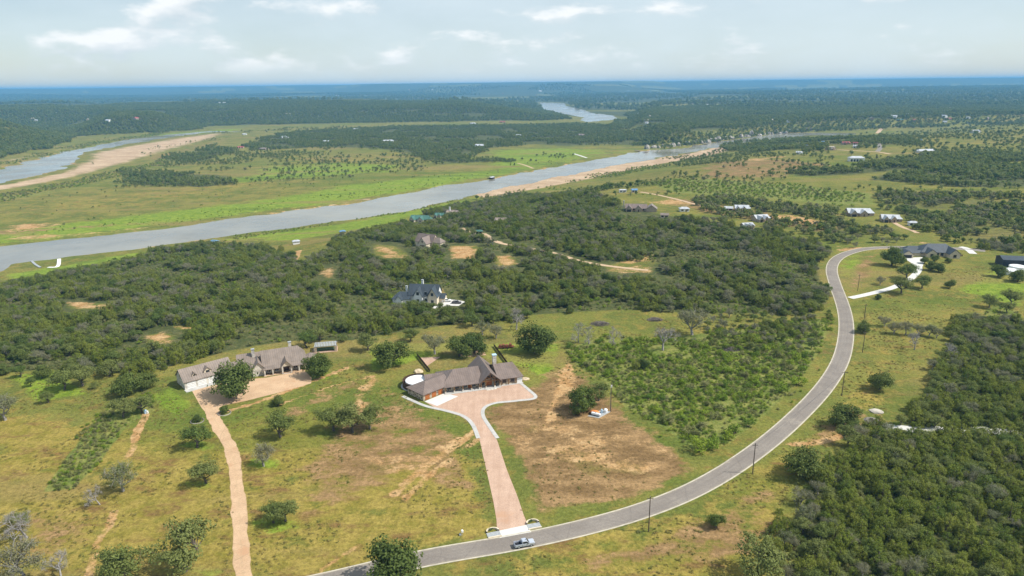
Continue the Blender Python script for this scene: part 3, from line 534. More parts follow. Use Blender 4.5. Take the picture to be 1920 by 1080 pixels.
# ------------------------------------------------------------------ buildings
class House:
    def __init__(s, name, label, x, y, ang, cat='house', group=None, z=None):
        s.o = tag(empty(name, (x, y, H(x, y) if z is None else z), ang), label, cat, group)
    def block(s, x0, x1, y0, y1, eave, ridge, axis='x', hip=(0, 0), over=.5, wall=None, roof=None, z0=-.6, label=None):
        L, W = (x1 - x0, y1 - y0) if axis == 'x' else (y1 - y0, x1 - x0); c = ((x0 + x1) / 2, (y0 + y1) / 2, 0); rz = 0 if axis == 'x' else math.pi / 2
        sl_ = (ridge - eave) / (W / 2); e = eave - over * sl_; X, Y = L / 2 + over, W / 2 + over; h0 = hip[0] + over if hip[0] else 0; h1 = hip[1] + over if hip[1] else 0
        top = [(-X, -Y, e), (X, -Y, e), (X, Y, e), (-X, Y, e), (-X + h0, 0, ridge), (X - h1, 0, ridge)]
        v = [(a, b_, c_ + .12) for a, b_, c_ in top] + [(a, b_, c_ - .08) for a, b_, c_ in top]
        f = [(0, 1, 5, 4), (2, 3, 4, 5), (7, 6, 10, 11), (9, 8, 11, 10), (0, 6, 7, 1), (2, 8, 9, 3)]
        f += [(3, 0, 4), (9, 10, 6), (3, 9, 6, 0)] if hip[0] else [(0, 4, 10, 6), (4, 3, 9, 10)]
        f += [(1, 2, 5), (7, 11, 8), (1, 7, 8, 2)] if hip[1] else [(2, 5, 11, 8), (5, 1, 7, 11)]
        m = MB().add(v, f); r = m.build('roof', roof, s.o, loc=c, rz=rz)
        if wall:
            m = MB(); X, Y = L / 2, W / 2; m.box(-X, X, -Y, Y, z0, eave)
            for sx, hp in ((-1, hip[0]), (1, hip[1])):
                if not hp: m.add([(sx * X, -Y, eave), (sx * X, Y, eave), (sx * X, 0, ridge - .1), (sx * (X - .15), -Y, eave), (sx * (X - .15), Y, eave), (sx * (X - .15), 0, ridge - .1)], [(0, 1, 2), (3, 5, 4), (0, 2, 5, 3), (1, 4, 5, 2)])
            m.build('wall', wall, s.o, loc=c, rz=rz)
        return r
    def opening(s, name, x, y, z, w_, h_, face='S', m=None, frame=None, deep=.06):
        ang = {'S': 0, 'E': math.pi / 2, 'N': math.pi, 'W': -math.pi / 2}[face]
        p = MB().box(-w_ / 2, w_ / 2, -deep, .05, 0, h_).build(name, m or M['glass'], s.o, loc=(x, y, z), rz=ang)
        if frame:
            k = MB(); g = .11
            for q in ((-w_ / 2 - g, -w_ / 2, 0, h_), (w_ / 2, w_ / 2 + g, 0, h_), (-w_ / 2 - g, w_ / 2 + g, h_, h_ + g), (-w_ / 2 - g, w_ / 2 + g, -g, 0), (-.03, .03, 0, h_)): k.box(q[0], q[1], -deep - .03, .04, q[2], q[3])
            k.build('frame', frame, p)
        return p
    def post(s, x, y, z0, z1, m, r=.14, base=None):
        MB().box(x - r, x + r, y - r, y + r, z0, z1).build('post', m, s.o)
        if base: MB().box(x - r * 2, x + r * 2, y - r * 2, y + r * 2, z0, z0 + 1.0).build('post_base', base, s.o)
    def chimney(s, x, y, w_, z0, z1, m, cap=None):
        p = MB().box(x - w_ / 2, x + w_ / 2, y - w_ / 2, y + w_ / 2, z0, z1).build('chimney', m, s.o)
        MB().box(x - w_ * .62, x + w_ * .62, y - w_ * .62, y + w_ * .62, z1, z1 + .25).build('cap', cap or M['grey'], p)
    def garage(s, x, y, w_, h_, m, face='S', n=4):
        d = s.opening('garage_door', x, y, 0, w_, h_, face, m, None, .04)
        for k in range(1, n): MB().box(-w_ / 2, w_ / 2, -.07, -.035, h_ * k / n - .03, h_ * k / n + .03).build('panel_joint', M['darkwood'], d)
        return d

# --- brown-roofed ranch house
g = G(920, 727.5); AN = R(17)
h = House('ranch_house', 'long ranch house with brown metal roof, mixed stone walls and orange garage doors', g[0], g[1], AN)
b1, s1 = M['roof_brown'], M['stone']
h.block(-19.5, -3.2, 2.2, 16.5, 3.0, 6.4, hip=(6, 0), wall=s1, roof=b1, over=.4)               # main range
MB().add([(-19.9, 2.3, 3.05), (-3.4, 2.3, 3.05), (-3.4, .2, 2.72), (-19.2, .2, 2.72), (-19.9, 2.3, 2.9), (-3.4, 2.3, 2.9), (-3.4, .2, 2.6), (-19.2, .2, 2.6)], [(0, 1, 2, 3), (7, 6, 5, 4), (3, 2, 6, 7), (0, 3, 7, 4), (1, 0, 4, 5), (2, 1, 5, 6)]).build('porch_roof', b1, h.o)
h.block(-4.4, 4.4, .0, 19, 3.0, 7.0, 'y', wall=None, roof=b1, over=.6)                          # great room under the tall cross gable
MB().box(-3.9, 3.9, 2.4, 18.6, -.5, 3.0).build('wall', s1, h.o)
MB().profile([(-3.9, 2.95), (3.9, 2.95), (0, 6.6)], 2.4, 2.7).build('gable_wall', s1, h.o)
for x in (-3.9, -1.9, 1.9, 3.9): h.post(x, .35, -.3, 3.1 if abs(x) > 3 else 4.8, M['timber'], .16, M['limestone'])
MB().box(-4.1, 4.1, .22, .46, 2.95, 3.25).build('tie_beam', M['timber'], h.o); MB().box(-.14, .14, .22, .46, 3.25, 6.5).build('king_post', M['timber'], h.o)
for sgn in (-1, 1): MB().add([(sgn * .1, .25, 4.2), (sgn * .1, .45, 4.2), (sgn * 2.0, .25, 5.1), (sgn * 2.0, .45, 5.1), (sgn * .1, .25, 3.95), (sgn * .1, .45, 3.95), (sgn * 2.15, .25, 4.9), (sgn * 2.15, .45, 4.9)], [(0, 2, 3, 1), (4, 5, 7, 6), (0, 4, 6, 2), (1, 3, 7, 5), (2, 6, 7, 3), (0, 1, 5, 4)]).build('brace', M['timber'], h.o)
h.opening('front_door', 0, 2.4, 0, 2.2, 2.6, m=M['wood'], frame=M['timber']); h.opening('window', 0, 2.4, 3.3, 2.6, 1.2, frame=M['timber'])
for x in (-2.6, 2.6): h.opening('window', x, 2.4, .9, 1.1, 1.6, frame=M['darkwood'])
h.block(4.0, 14.2, 1.2, 17.0, 3.0, 6.4, hip=(0, 5.5), wall=s1, roof=b1, over=.5)                # right wing
h.opening('white_panel', 14.2, 3.4, 0, 3.2, 2.7, 'E', M['white']); h.opening('white_panel', 12.9, 1.2, 0, 2.2, 2.6, 'S', M['white'])
for x in (6.2, 9.8): h.opening('window', x, 1.2, 1.0, 1.5, 1.4, frame=M['darkwood'])
for x in (4.8, 8.0, 11.2): h.post(x, .75, 0, 2.8, M['timber'])
for x in (-17, -13.6, -10.2, -6.6): h.opening('window', x, 2.2, .9, 1.3, 1.5, frame=M['darkwood'])
h.opening('door', -8.4, 2.2, 0, 1.0, 2.2, m=M['wood'], frame=M['darkwood'])
for x in (-18.8, -15.2, -11.6, -8.0, -4.6): h.post(x, .4, -.2, 2.62, M['timber'], .15, M['limestone'])
MB().box(-19.4, 4.4, -.9, 2.3, -.3, .14).build('porch_slab', M['concrete'], h.o); MB().box(4.4, 14.3, .2, 1.3, -.3, .13).build('porch_slab', M['concrete'], h.o)
MB().box(-2.2, 2.2, -2.0, -.9, -.3, .10).build('step', M['limestone'], h.o)
h.block(-25, -17, 8.5, 15.5, 2.8, 4.4, hip=(0, 0), wall=s1, roof=b1, over=.4)                   # low rear range
h.chimney(5.2, 12.5, 1.5, 0, 9.2, M['limestone'], M['water_blue'])
HOUSE1 = h; gg = Matrix.Rotation(-AN, 3, 'Z') @ (Vector((*G(794.1, 751.9), 0)) - Vector((g[0], g[1], 0)))   # garage front corner in house space
gar = empty('garage_wing', (gg.x, gg.y, 0), R(45) - AN); gar.parent = h.o
h2 = House.__new__(House); h2.o = gar
h2.block(0, 14.5, 0, 10.2, 2.9, 5.2, hip=(5.1, 0), wall=s1, roof=b1, over=.55)
for k in range(3): h2.garage(2.0 + 3.35 * k, 0, 2.2, 2.2, M['wood'])
for k in range(4): h2.opening('window', 0, 1.6 + 2.3 * k, 1.9, 1.0, .6, 'W')
mg = Matrix.Translation((gg.x, gg.y, 0)) @ Matrix.Rotation(R(45) - AN, 4, 'Z')
for c_ in list(gar.children):                  # the wing is part of the house: its walls and doors hang directly under it
    mb_ = Matrix.Translation(c_.location) @ Matrix.Rotation(c_.rotation_euler.z, 4, 'Z'); mm_ = mg @ mb_; c_.parent = h.o; c_.location = mm_.translation; c_.rotation_euler = mm_.to_euler()
bpy.data.objects.remove(gar)
# white tank inside a round screen beside the garage
g = G(783, 722); tk = tag(empty('water_tank', (g[0], g[1], H(*g))), 'large round white-topped tank behind a brown screen beside the ranch garage', 'tank')
MB().tube((0, 0, 0), (0, 0, 2.4), 4.9, 4.9, 28).build('shell', M['tankwhite'], tk, smooth=False); MB().dome((0, 0, 2.4), 5.0, 5.0, .5, 28, 4).build('lid', M['tankwhite'], tk)
m = MB()
for k in range(30):
    a = R(75 + 8.0 * k); c0 = Vector((6.1 * math.cos(a), 6.1 * math.sin(a), 0)); Mx = Matrix.Translation(c0) @ Matrix.Rotation(a, 4, 'Z')
    MB().box(-.05, .05, -.41, .41, 0, 2.7, Mx).build('screen_board', M['darkwood'], tk)
MB().prism([(6.9 * math.cos(a), 6.9 * math.sin(a)) for a in np.linspace(0, 6.283, 30, endpoint=False)], .0, .09).build('base_ring', M['grey'], tk)
# yard fence panels and patio wedge
def fence(label, p0, p1, hh=1.6):
    a, b_ = G(*p0), G(*p1); e = b_ - a; L = np.hypot(*e); n = max(2, int(L / 2.4)); o = tag(empty('yard_fence', (a[0], a[1], H(*a)), math.atan2(e[1], e[0])), label, 'fence')
    for k in range(n + 1): MB().box(k * L / n - .06, k * L / n + .06, -.06, .06, 0, hh + .1).build('post', M['blackmetal'], o)
    for k in range(n): MB().box(k * L / n + .07, (k + 1) * L / n - .07, -.02, .02, .15, hh).build('panel', M['darkwood'], o)
fence('dark fence running from the round tank up to the patio wedge', (806, 698), (782, 668)); fence('dark fence running back from the right wing of the ranch house', (972, 712), (926, 650))
tag(sheet('patio', [(785, 671), (826, 669), (800, 687)], M['pinkgravel'], .05), kind='structure')
tag(sheet('patio', [(860, 665), (905, 655), (912, 666), (868, 670)], M['tangravel'], .05), kind='structure')

# --- pale limestone house with separate dormered garage
g = G(496, 705.5); AW = R(23); rt_ = M['roof_taupe']; lm = M['limestone']
h = House('limestone_house', 'pale limestone house with taupe metal roof and columned front porch', g[0], g[1], AW)
h.block(0, 18.5, 2.4, 15, 3.7, 8.6, hip=(0, 3), wall=M['cream'], roof=rt_, over=.4)
MB().add([(-.4, 2.5, 3.7), (18.8, 2.5, 3.7), (18.8, -.5, 2.95), (-.4, -.5, 2.95), (-.4, 2.5, 3.5), (18.8, 2.5, 3.5), (18.8, -.5, 2.8), (-.4, -.5, 2.8)], [(0, 1, 2, 3), (7, 6, 5, 4), (3, 2, 6, 7), (0, 3, 7, 4), (1, 0, 4, 5), (2, 1, 5, 6)]).build('porch_roof', rt_, h.o)
h.block(7.3, 11.6, -1.0, 8, 3.5, 6.0, 'y', wall=None, roof=rt_, over=.4); MB().profile([(7.5, 3.4), (11.4, 3.4), (9.45, 5.75)], -.9, -.5).build('gable_wall', M['cream'], h.o)
for x in (7.6, 11.3): h.post(x, -.7, -.4, 3.5, lm, .3)
for x in (.3, 3.6, 14.6, 18.2): h.post(x, -.2, -.4, 2.95, lm, .26)
h.opening('front_door', 9.45, 2.4, 0, 2.0, 2.8, m=M['darkwood'], frame=M['timber'])
for x in (2.0, 5.4, 13.3, 16.3): h.opening('window', x, 2.4, .8, 1.7, 1.7, frame=M['white'])
MB().box(-.3, 18.8, -.8, 2.5, -.5, .16).build('porch_slab', M['tangravel'], h.o)
for k in range(4): MB().box(8.0 - .1 * k, 10.9 + .1 * k, -1.2 - .5 * k, -.7 - .5 * k, -.5, .13 - .12 * k).build('step', M['concrete'], h.o)
h.block(-4.5, .6, 1.2, 9.5, 3.4, 6.2, 'y', wall=lm, roof=rt_, over=.4); h.block(-15.5, -3, 3.5, 11, 3.4, 6.0, wall=lm, roof=rt_, over=.4); h.block(-20, -14, 4.5, 9.5, 2.7, 4.3, wall=lm, roof=rt_, over=.3)
h.block(-10, 3, 12.5, 20, 3.2, 5.6, hip=(0, 3), wall=lm, roof=rt_, over=.4); h.chimney(-3.2, 14.5, 1.2, 2, 7.8, lm); h.chimney(12.5, 11.5, 1.2, 3, 9.8, lm)
h.opening('window', -6.5, 3.5, 1.4, 1.5, 1.3, frame=M['darkwood'])
m = MB(); oc = [(20.6 + 2.6 * math.cos(a), 8.2 + 2.6 * math.sin(a)) for a in np.linspace(.39, 6.67, 8, endpoint=False)]; m.prism(oc, -.5, 3.3).build('bay_wall', M['cream'], h.o)
m = MB(); v = [(20.6 + 3.0 * math.cos(a), 8.2 + 3.0 * math.sin(a), 3.25) for a in np.linspace(.39, 6.67, 8, endpoint=False)] + [(20.6, 8.2, 4.7)]; m.add(v, [(i, (i + 1) % 8, 8) for i in range(8)] + [tuple(range(8))[::-1]]).build('bay_roof', rt_, h.o)
for a in (-.39 - .39, -1.57, .0): h.opening('window', 20.6 + 2.45 * math.cos(a), 8.2 + 2.45 * math.sin(a), .9, 1.0, 1.7, 'S' if a < -1 else 'E')
g = G(347.5, 731); h = House('dormered_garage', 'white limestone garage with four arched white doors and three roof dormers', g[0], g[1], R(42), 'garage')
h.block(0, 20, 0, 10.2, 3.5, 7.4, wall=lm, roof=rt_, over=.45)
for k in range(4):
    d = h.garage(2.7 + 4.3 * k, 0, 3.5, 2.5, M['white']); MB().profile([(1.75 * math.cos(a), 2.5 + .5 * math.sin(a)) for a in np.linspace(0, 3.14, 9)], -.05, .03).build('arch', M['white'], d)
for x, ww, hh in ((4.6, 1.7, 1.3), (10.2, 3.0, 1.9), (15.6, 1.7, 1.3)):
    h.block(x - ww / 2, x + ww / 2, 1.3, 4.8, 4.2 + hh * .65, 4.4 + hh * 1.25, 'y', wall=M['cream'], roof=rt_, over=.3, z0=3.7); h.opening('dormer_window', x, 1.3, 4.35, ww * .5, hh * .6)
h.opening('window', 0, 5.1, 4.3, .9, 1.2, 'W'); MB().box(-.5, 20, -3.2, -.05, -.4, .09).build('apron', M['concrete'], h.o); h.opening('door', 19.2, 0, 0, 1.1, 2.3, m=M['darkwood'], frame=M['white'])
# pool pavilion
g = G(592, 661); h = House('pavilion', 'small open pavilion with grey slatted roof and pinkish stone piers beside the limestone house', g[0], g[1], R(12), 'pavilion')
MB().box(-1.5, 10, -1, 6, -.4, .12).build('slab', M['pinkgravel'], h.o)
for x in (0, 9.2):
    for y in (0, 5): MB().box(x - .5, x + .5, y - .5, y + .5, 0, 2.6).build('pier', M['tanwall'], h.o)
for k in range(14): MB().box(-.4 + .72 * k, .1 + .72 * k, -.5, 5.6, 2.9, 3.0).build('roof_slat', M['grey'], h.o)
for y in (0, 5): MB().box(-.7, 9.9, y - .12, y + .12, 2.6, 2.9).build('beam', M['grey'], h.o)
MB().box(.6, 8.6, 1.0, 4.2, .12, .75).build('planter_box', mat('clipped_green', (.045, .075, .03), .9, .3, 2), h.o)
for k in range(3): MB().box(-1.4, -.6, .2 + 1.5 * k, 1.2 + 1.5 * k, .12, .8).build('seat', M['tanwall'], h.o)

# --- slate-roofed house on the far bend
g = G(1740, 482); h = House('slate_roof_house', 'cream house with wide slate-coloured hip roof at the head of the white drive', g[0], g[1], R(-6)); sb = M['roof_slate']
h.block(-4, 21, 2, 17, 3.2, 7.6, hip=(7, 6), wall=M['cream'], roof=sb, over=.6); h.block(-1.5, 5, -1.5, 9, 3.2, 5.8, 'y', wall=M['cream'], roof=sb); h.block(12.5, 19.5, -3.5, 9, 3.3, 6.4, 'y', wall=M['cream'], roof=sb)
h.block(-12, -3, 8, 16, 3.0, 5.2, hip=(3, 0), wall=M['cream'], roof=sb); h.block(-21, -11.5, -.5, 7.5, 3.0, 5.4, wall=M['cream'], roof=sb); h.block(-19.5, -12, -4.5, 4, 3.0, 5.4, 'y', wall=M['cream'], roof=sb); h.block(-12, -3, 2, 6, 2.6, 3.8, wall=M['cream'], roof=sb)
h.garage(-15.75, -4.5, 5.6, 2.4, M['blackmetal'])
for x, y in ((1.7, -1.5), (16, -3.5), (7, 2), (10, 2)): h.opening('window', x, y, .7, 1.8, 1.8, frame=M['darkwood'])
MB().box(22, 25, 4, 9, 0, .5).build('deck', M['darkwood'], h.o)
for y in (4.1, 6.5, 8.9): MB().box(24.8, 25, y - .1, y + .1, .5, 1.5).build('deck_post', M['darkwood'], h.o)
# --- steep slate-blue house among the trees with its white drive
g = G(792, 568); h = House('blue_gabled_house', 'pale house with steep slate blue gables deep in the cedar trees', g[0], g[1], R(-8))
h.block(-8, 9, 0, 10, 4.8, 9.8, wall=M['white'], roof=sb); h.block(-4.5, .5, -2, 5, 4.8, 8.8, 'y', wall=M['white'], roof=sb); h.block(4, 9.4, -3, 5, 5.0, 9.6, 'y', wall=M['cream'], roof=sb); h.block(-17, -7, -2, 6, 3, 5.8, hip=(3, 0), wall=M['white'], roof=sb)
h.block(-14.5, -11, -4.5, 2, 3, 5.2, 'y', wall=M['white'], roof=sb); h.block(9, 12.5, 2, 8, 2.8, 4.6, wall=M['cream'], roof=sb); h.chimney(-1, 6, 1.1, 4, 12, M['white']); h.chimney(-10, 4, 1.1, 3, 8.6, M['white'])
for x, y, z in ((-2, -2, 1), (-2, -2, 5.2), (6.7, -3, 1), (6.7, -3, 5.2), (2.2, 0, 1), (2.2, 0, 5.0)): h.opening('window', x, y, z, 1.4, 1.7, frame=M['grey'])
a, b_ = band([(800, 574), (822, 570), (845, 568), (866, 570)], [13, 14, 12, 8], 8); tag(strip('concrete_court', a, b_, M['white_concrete'], .12), kind='structure')

def small_house(px, py, wpx, roof, wall, ang=0., label='', group=None, cat='house', deep=.7, cross=True, eave=3.0, name='house', win=True):
    g = G(px, py); L = wpx / pxm(g); L = max(L, 4); W = min(max(L * deep, 3.5), 12); hh = House(name, label, g[0], g[1], R(ang), cat, group)
    hh.block(-L / 2, L / 2, 0, W, eave, eave + W * (.27 if cross else .2), wall=M[wall], roof=M[roof], hip=(W * .3, W * .3) if not cross else (0, 0), over=.6)
    if cross and L > 8:
        hh.block(-L * .02, L * .30, -3.2, W * .6, eave, eave + W * .235, 'y', wall=M[wall], roof=M[roof]); hh.block(-L * .46, -L * .18, -4.6, W * .55, eave, eave + W * .25, 'y', wall=M[wall], roof=M[roof]); hh.block(L * .46, L * .66, W * .12, W * .8, eave * .9, eave + W * .17, hip=(0, 1.6), wall=M[wall], roof=M[roof], over=.4)
        hh.garage(-L * .32, -4.6, L * .2, 2.3, M['blackmetal'])
    if win:
        for x in (-L * .1, L * .38) if cross and L > 8 else (-L * .34, -L * .22, L * .32): hh.opening('window', x, 0, .9, 1.3, 1.4)
        hh.opening('door', L * .14, -3.2 if cross and L > 8 else 0, 0, 1.1, 2.2, m=M['darkwood'])
    return hh
g = G(795, 462); h = House('brown_gabled_house', 'tall cream house with steep brown gables beside a bare orange yard', g[0], g[1], R(-28))
h.block(-8, 8, 0, 10, 4.0, 9.2, wall=M['cream'], roof=M['roof_brown']); h.block(-1, 6.4, -6, 5, 4.0, 8.4, 'y', wall=M['cream'], roof=M['roof_brown']); h.block(7, 15, 1, 8, 4.2, 7.2, wall=M['cream'], roof=M['roof_taupe'], hip=(0, 2.5)); h.garage(2.7, -6, 4.6, 2.5, M['darkwood']); h.opening('window', 2.7, -6, 4.6, 1.2, 1.4); h.opening('window', 11, 1, 1, 1.6, 1.6)
small_house(785, 416, 34, 'roof_green', 'cream', -12, 'low house with green metal roofs above the river bank'); small_house(823, 408, 16, 'roof_green', 'cream', -10, 'small green-roofed outbuilding beside the larger green roof', cat='outbuilding')
h = small_house(846, 404, 22, 'roof_taupe', 'cream', -20, 'taupe-roofed house with tall white chimney above the river bank'); h.chimney(-3, 3, 1.3, 0, 9, M['white'])
small_house(938, 419, 20, 'roof_taupe', 'tanwall', -10, 'brown-roofed house half hidden in the middle of the cedar wood'); small_house(898, 440, 12, 'roof_green', 'tanwall', 4, 'small green shed beside the curved track', cat='shed', name='shed', cross=False)
h = small_house(1192, 396, 38, 'roof_brown', 'tanwall', -12, 'broad brown many-gabled house at the wood edge below the meadow'); h.block(10, 20, -3, 8, 3.2, 6.6, 'y', wall=M['tanwall'], roof=M['roof_taupe']); h.chimney(-12, 5, 1.2, 2, 9, M['cream'])
small_house(1246, 409, 14, 'roof_taupe', 'cream', -10, 'small tan garage beside the broad brown house', cat='garage', name='garage')
small_house(1190, 361, 10, 'roof_blue', 'cream', 5, 'small blue-roofed cabin among the tall dark trees', cat='cabin'); small_house(1168, 361, 13, 'roof_white', 'white', 2, 'long pale trailer beside the blue-roofed cabin', cat='trailer', name='trailer', cross=False, deep=.3)
for q in ((1284, 397, 17, 0, 'single white flat-pitched roof left of the sandy slope', 'barn'), (1366, 396, 14, -12, 'smaller of two joined white roofs by the sandy slope', 'house'), (1391, 396, 24, -12, 'larger of two joined white roofs by the sandy slope', 'house'), (1430, 415, 26, 12, 'white cross-gabled house on the tan clearing', 'house'), (1404, 429, 20, 14, 'white-roofed house lowest on the wooded slope', 'house'), (1612, 405, 40, -8, 'long white-roofed stone house above the road bend', 'house'), (1670, 416, 30, -15, 'white-roofed stone house with dark garage beside the long white roof', 'house'), (1713, 424, 15, -10, 'pale blue-white trailer below the white-roofed stone house', 'trailer')):
    small_house(q[0], q[1], q[2], 'roof_white', 'tanwall' if q[5] == 'house' else 'white', q[3], q[4], cat=q[5], name=q[5], cross=q[5] == 'house')
h = small_house(1607, 303, 26, 'roof_white', 'white', -8, 'tall pale barn with dark bay panels and an orange end wall in the meadow', cat='barn', name='barn', cross=False, eave=5.5, win=False); h.opening('orange_panel', 9.5, 5, 0, 8, 5.0, 'E', M['wood'])
for k in range(4): h.opening('bay_shade', -8 + 4.2 * k, 0, 0, 2.8, 3.6, m=M['darkwall'])  # charcoal panels on the closed wall stand in for shade inside open bays
for q in ((1740, 286, 36, 'roof_white', 'long pale green-grey barn beside the far meadow', 'barn'), (1543, 270, 12, 'roof_blue', 'blue-roofed house with orange wall in the river settlement', 'house'), (1511, 276, 10, 'roof_blue', 'pale blue roof in the river settlement', 'house'), (1587, 271, 13, 'roof_red', 'larger red roof in the river settlement', 'house'), (1604, 271, 8, 'roof_red', 'smaller red roof in the river settlement', 'house'), (1561, 281, 15, 'roof_tan', 'tan roof beside the pale lane in the river settlement', 'house'), (1498, 289, 10, 'roof_white', 'white roof beside bare red soil', 'house'), (1519, 277, 8, 'roof_tan', 'small brownish roof behind the pale blue roof', 'house'), (1605, 277, 10, 'roof_white', 'low white roof below the red roofs', 'house'),
          (1724, 265, 8, 'roof_blue', 'small blue roof in the dark trees behind the pale barn', 'house'), (1833, 249, 16, 'roof_white', 'white roof in the open far meadow', 'house'), (1690, 226, 15, 'roof_green', 'green roof at the edge of the far woods', 'barn'), (1780, 224, 13, 'roof_red', 'red roof at the edge of the far woods', 'barn'), (1816, 222, 8, 'roof_white', 'white roof beside the far red roof', 'house'), (728, 266, 22, 'roof_white', 'large white roof on the wooded peninsula', 'barn'), (898, 275, 14, 'roof_white', 'white house on the peninsula clearing', 'house'), (972, 256, 10, 'roof_white', 'white house at the top of the peninsula track', 'house'), (887, 233, 9, 'roof_white', 'bright white house under the far ridge', 'house'), (942, 230, 9, 'roof_red', 'orange-red roof under the far ridge', 'house'),
          (1089, 255, 11, 'roof_taupe', 'grey roof in the peninsula woods', 'house'), (1188, 246, 11, 'roof_taupe', 'grey roof near the limestone cliff', 'house'), (1197, 226, 6, 'roof_white', 'small white roof above the grey roof', 'house'), (532, 259, 13, 'roof_white', 'white roof at the left end of the peninsula wood', 'house'), (611, 267, 16, 'roof_white', 'long white roof on the peninsula meadow edge', 'barn'), (450, 278, 9, 'roof_red', 'dull red roof near the sand bar', 'house'), (492, 281, 16, 'roof_taupe', 'grey sheds between sand bar and peninsula wood', 'shed'), (458, 253, 6, 'roof_white', 'tiny white house by the upper meadow', 'house'), (667, 244, 11, 'roof_white', 'white roofs at the left of the peninsula', 'house'), (556, 458, 12, 'roof_white', 'small pale shed at the top of the dirt path to the river', 'shed'), (399, 458, 14, 'roof_blue', 'pale blue shed at the wood edge by the river', 'shed'), (643, 439, 10, 'roof_blue', 'bluish shed half hidden above the river bank', 'shed')):
    small_house(q[0], q[1], q[2], q[3], 'white' if q[3] == 'roof_white' else 'tanwall', random.uniform(-25, 25), q[4], cat=q[5], name=q[5], cross=q[5] == 'house', win=q[2] > 12)
ct = 0
for k in range(400):                           # scattered far houses, each a small roof among trees
    if ct >= 95: break
    if ct < 55: px, py = random.uniform(1180, 1915), random.uniform(186, 232) - 0
    elif ct < 80: px, py = random.uniform(560, 1250), random.uniform(168, 187)
    else: px, py = random.uniform(20, 640), random.uniform(178, 232)
    g = G(px, py)
    if g[1] > 12000 or min(abs(sdist(wp, g[0], g[1], 100)[()]) if False else -float(sdist(wp, g[:1], g[1:], 300)[0]) for wp in (water_main, water_left, water_far)) < 60: continue
    L = random.uniform(10, 22) * (1 + max(0, g[1] - 4000) / 6000); rf = random.choice(['roof_white'] * 6 + ['roof_tan', 'roof_taupe', 'roof_red'])
    hh = House('house', {'roof_white': 'white-roofed house scattered in the far woods', 'roof_tan': 'tan-roofed house scattered in the far woods', 'roof_taupe': 'taupe-roofed house scattered in the far woods', 'roof_red': 'red-roofed house scattered in the far woods'}[rf], g[0], g[1], random.uniform(0, 3.1), 'house', {'roof_white': 'white-roofed houses in the far woods', 'roof_tan': 'tan-roofed houses in the far woods', 'roof_taupe': 'taupe-roofed houses in the far woods', 'roof_red': 'red-roofed houses in the far woods'}[rf])
    hh.block(-L / 2, L / 2, -L * .3, L * .3, 5.0, 5 + L * .18, wall=M['white' if rf == 'roof_white' else 'tanwall'], roof=M[rf], over=.6); ct += 1
# barn and tanks at the right edge
g = G(1908, 502); h = House('metal_barn', 'dark steel barn with grey roof at the edge of the mown field', g[0], g[1], R(-14), 'barn'); h.block(-9, 14, 0, 12, 5.0, 6.6, wall=M['darkwall'], roof=M['roof_slate'], over=.3); h.opening('door', -3, 0, 0, 4, 4, m=M['blackmetal'])
for (px, py), r_, lb in (((1893, 513), 4.6, 'flat round white tank standing in front'), ((1906, 506), 4.6, 'flat round white tank standing behind, against the dark barn')):
    g = G(px, py); o = tag(empty('storage_tank', (g[0], g[1], H(*g))), lb, 'tank'); MB().tube((0, 0, 0), (0, 0, 2.6), r_, r_, 26).build('shell', M['tankwhite'], o); MB().dome((0, 0, 2.6), r_ + .1, r_ + .1, .7, 26, 4).build('lid', M['tankwhite'], o)

# ------------------------------------------------------------------ poles and wires
POLES = [((1216, 997), 11.2, 'utility pole between the road and the low bush on the drive side'), ((1411, 888), 10.8, 'utility pole at the outer kerb where the road begins to climb'), ((1578, 742), 10.6, 'utility pole beside the dark round cedar on the outside of the bend'), ((1617, 661), 10.4, 'utility pole at the kerb above the long straight verge'), ((1619, 606), 10.4, 'utility pole behind the small dark tree at the kerb'), ((1608, 545), 10.2, 'utility pole on the bank inside the white drive')]
pp = []
for (px, py), hh, lb in POLES:
    g = G(px, py); z = H(*g); o = tag(empty('utility_pole', (g[0], g[1], z)), lb, 'pole', 'utility poles along the road'); pp.append(Vector((g[0], g[1], z + hh - .3)))
    MB().tube((0, 0, -.5), (0, 0, hh), .17, .12, 9).build('shaft', M['polewood'], o); MB().box(-.9, .9, -.06, .06, hh - .75, hh - .6).build('crossarm', M['polewood'], o)
    for x in (-.8, .8, 0): MB().tube((x, 0, hh - .6 if x else hh), (x, 0, hh - .38 if x else hh + .2), .05, .04, 6).build('insulator', M['grey'], o)
for k, (a, b_) in enumerate(zip(pp[:-1], pp[1:])):
    m = MB(); prev = None
    for i in range(13):
        q = a.lerp(b_, i / 12); q.z -= 1.1 * 4 * (i / 12) * (1 - i / 12)
        if prev is not None: m.tube(prev, q, .03, .03, 4, False)
        prev = q.copy()
    tag(m.build('power_line', M['blackmetal']), 'thin dark power line slung between two roadside utility poles', 'cable', 'power lines along the road')
g = G(1145, 771); o = tag(empty('yard_lamp_pole', (g[0], g[1], H(*g))), 'tall pole with meter box and lamp at the corner of the equipment pad', 'pole'); MB().tube((0, 0, -.5), (0, 0, 11.4), .16, .11, 9).build('shaft', M['polewood'], o); MB().tube((-.26, 0, 0), (-.26, 0, 9.5), .05, .05, 6).build('conduit', M['grey'], o); MB().box(-.3, .25, -.4, -.12, 10, 10.9).build('lamp_head', M['white'], o)
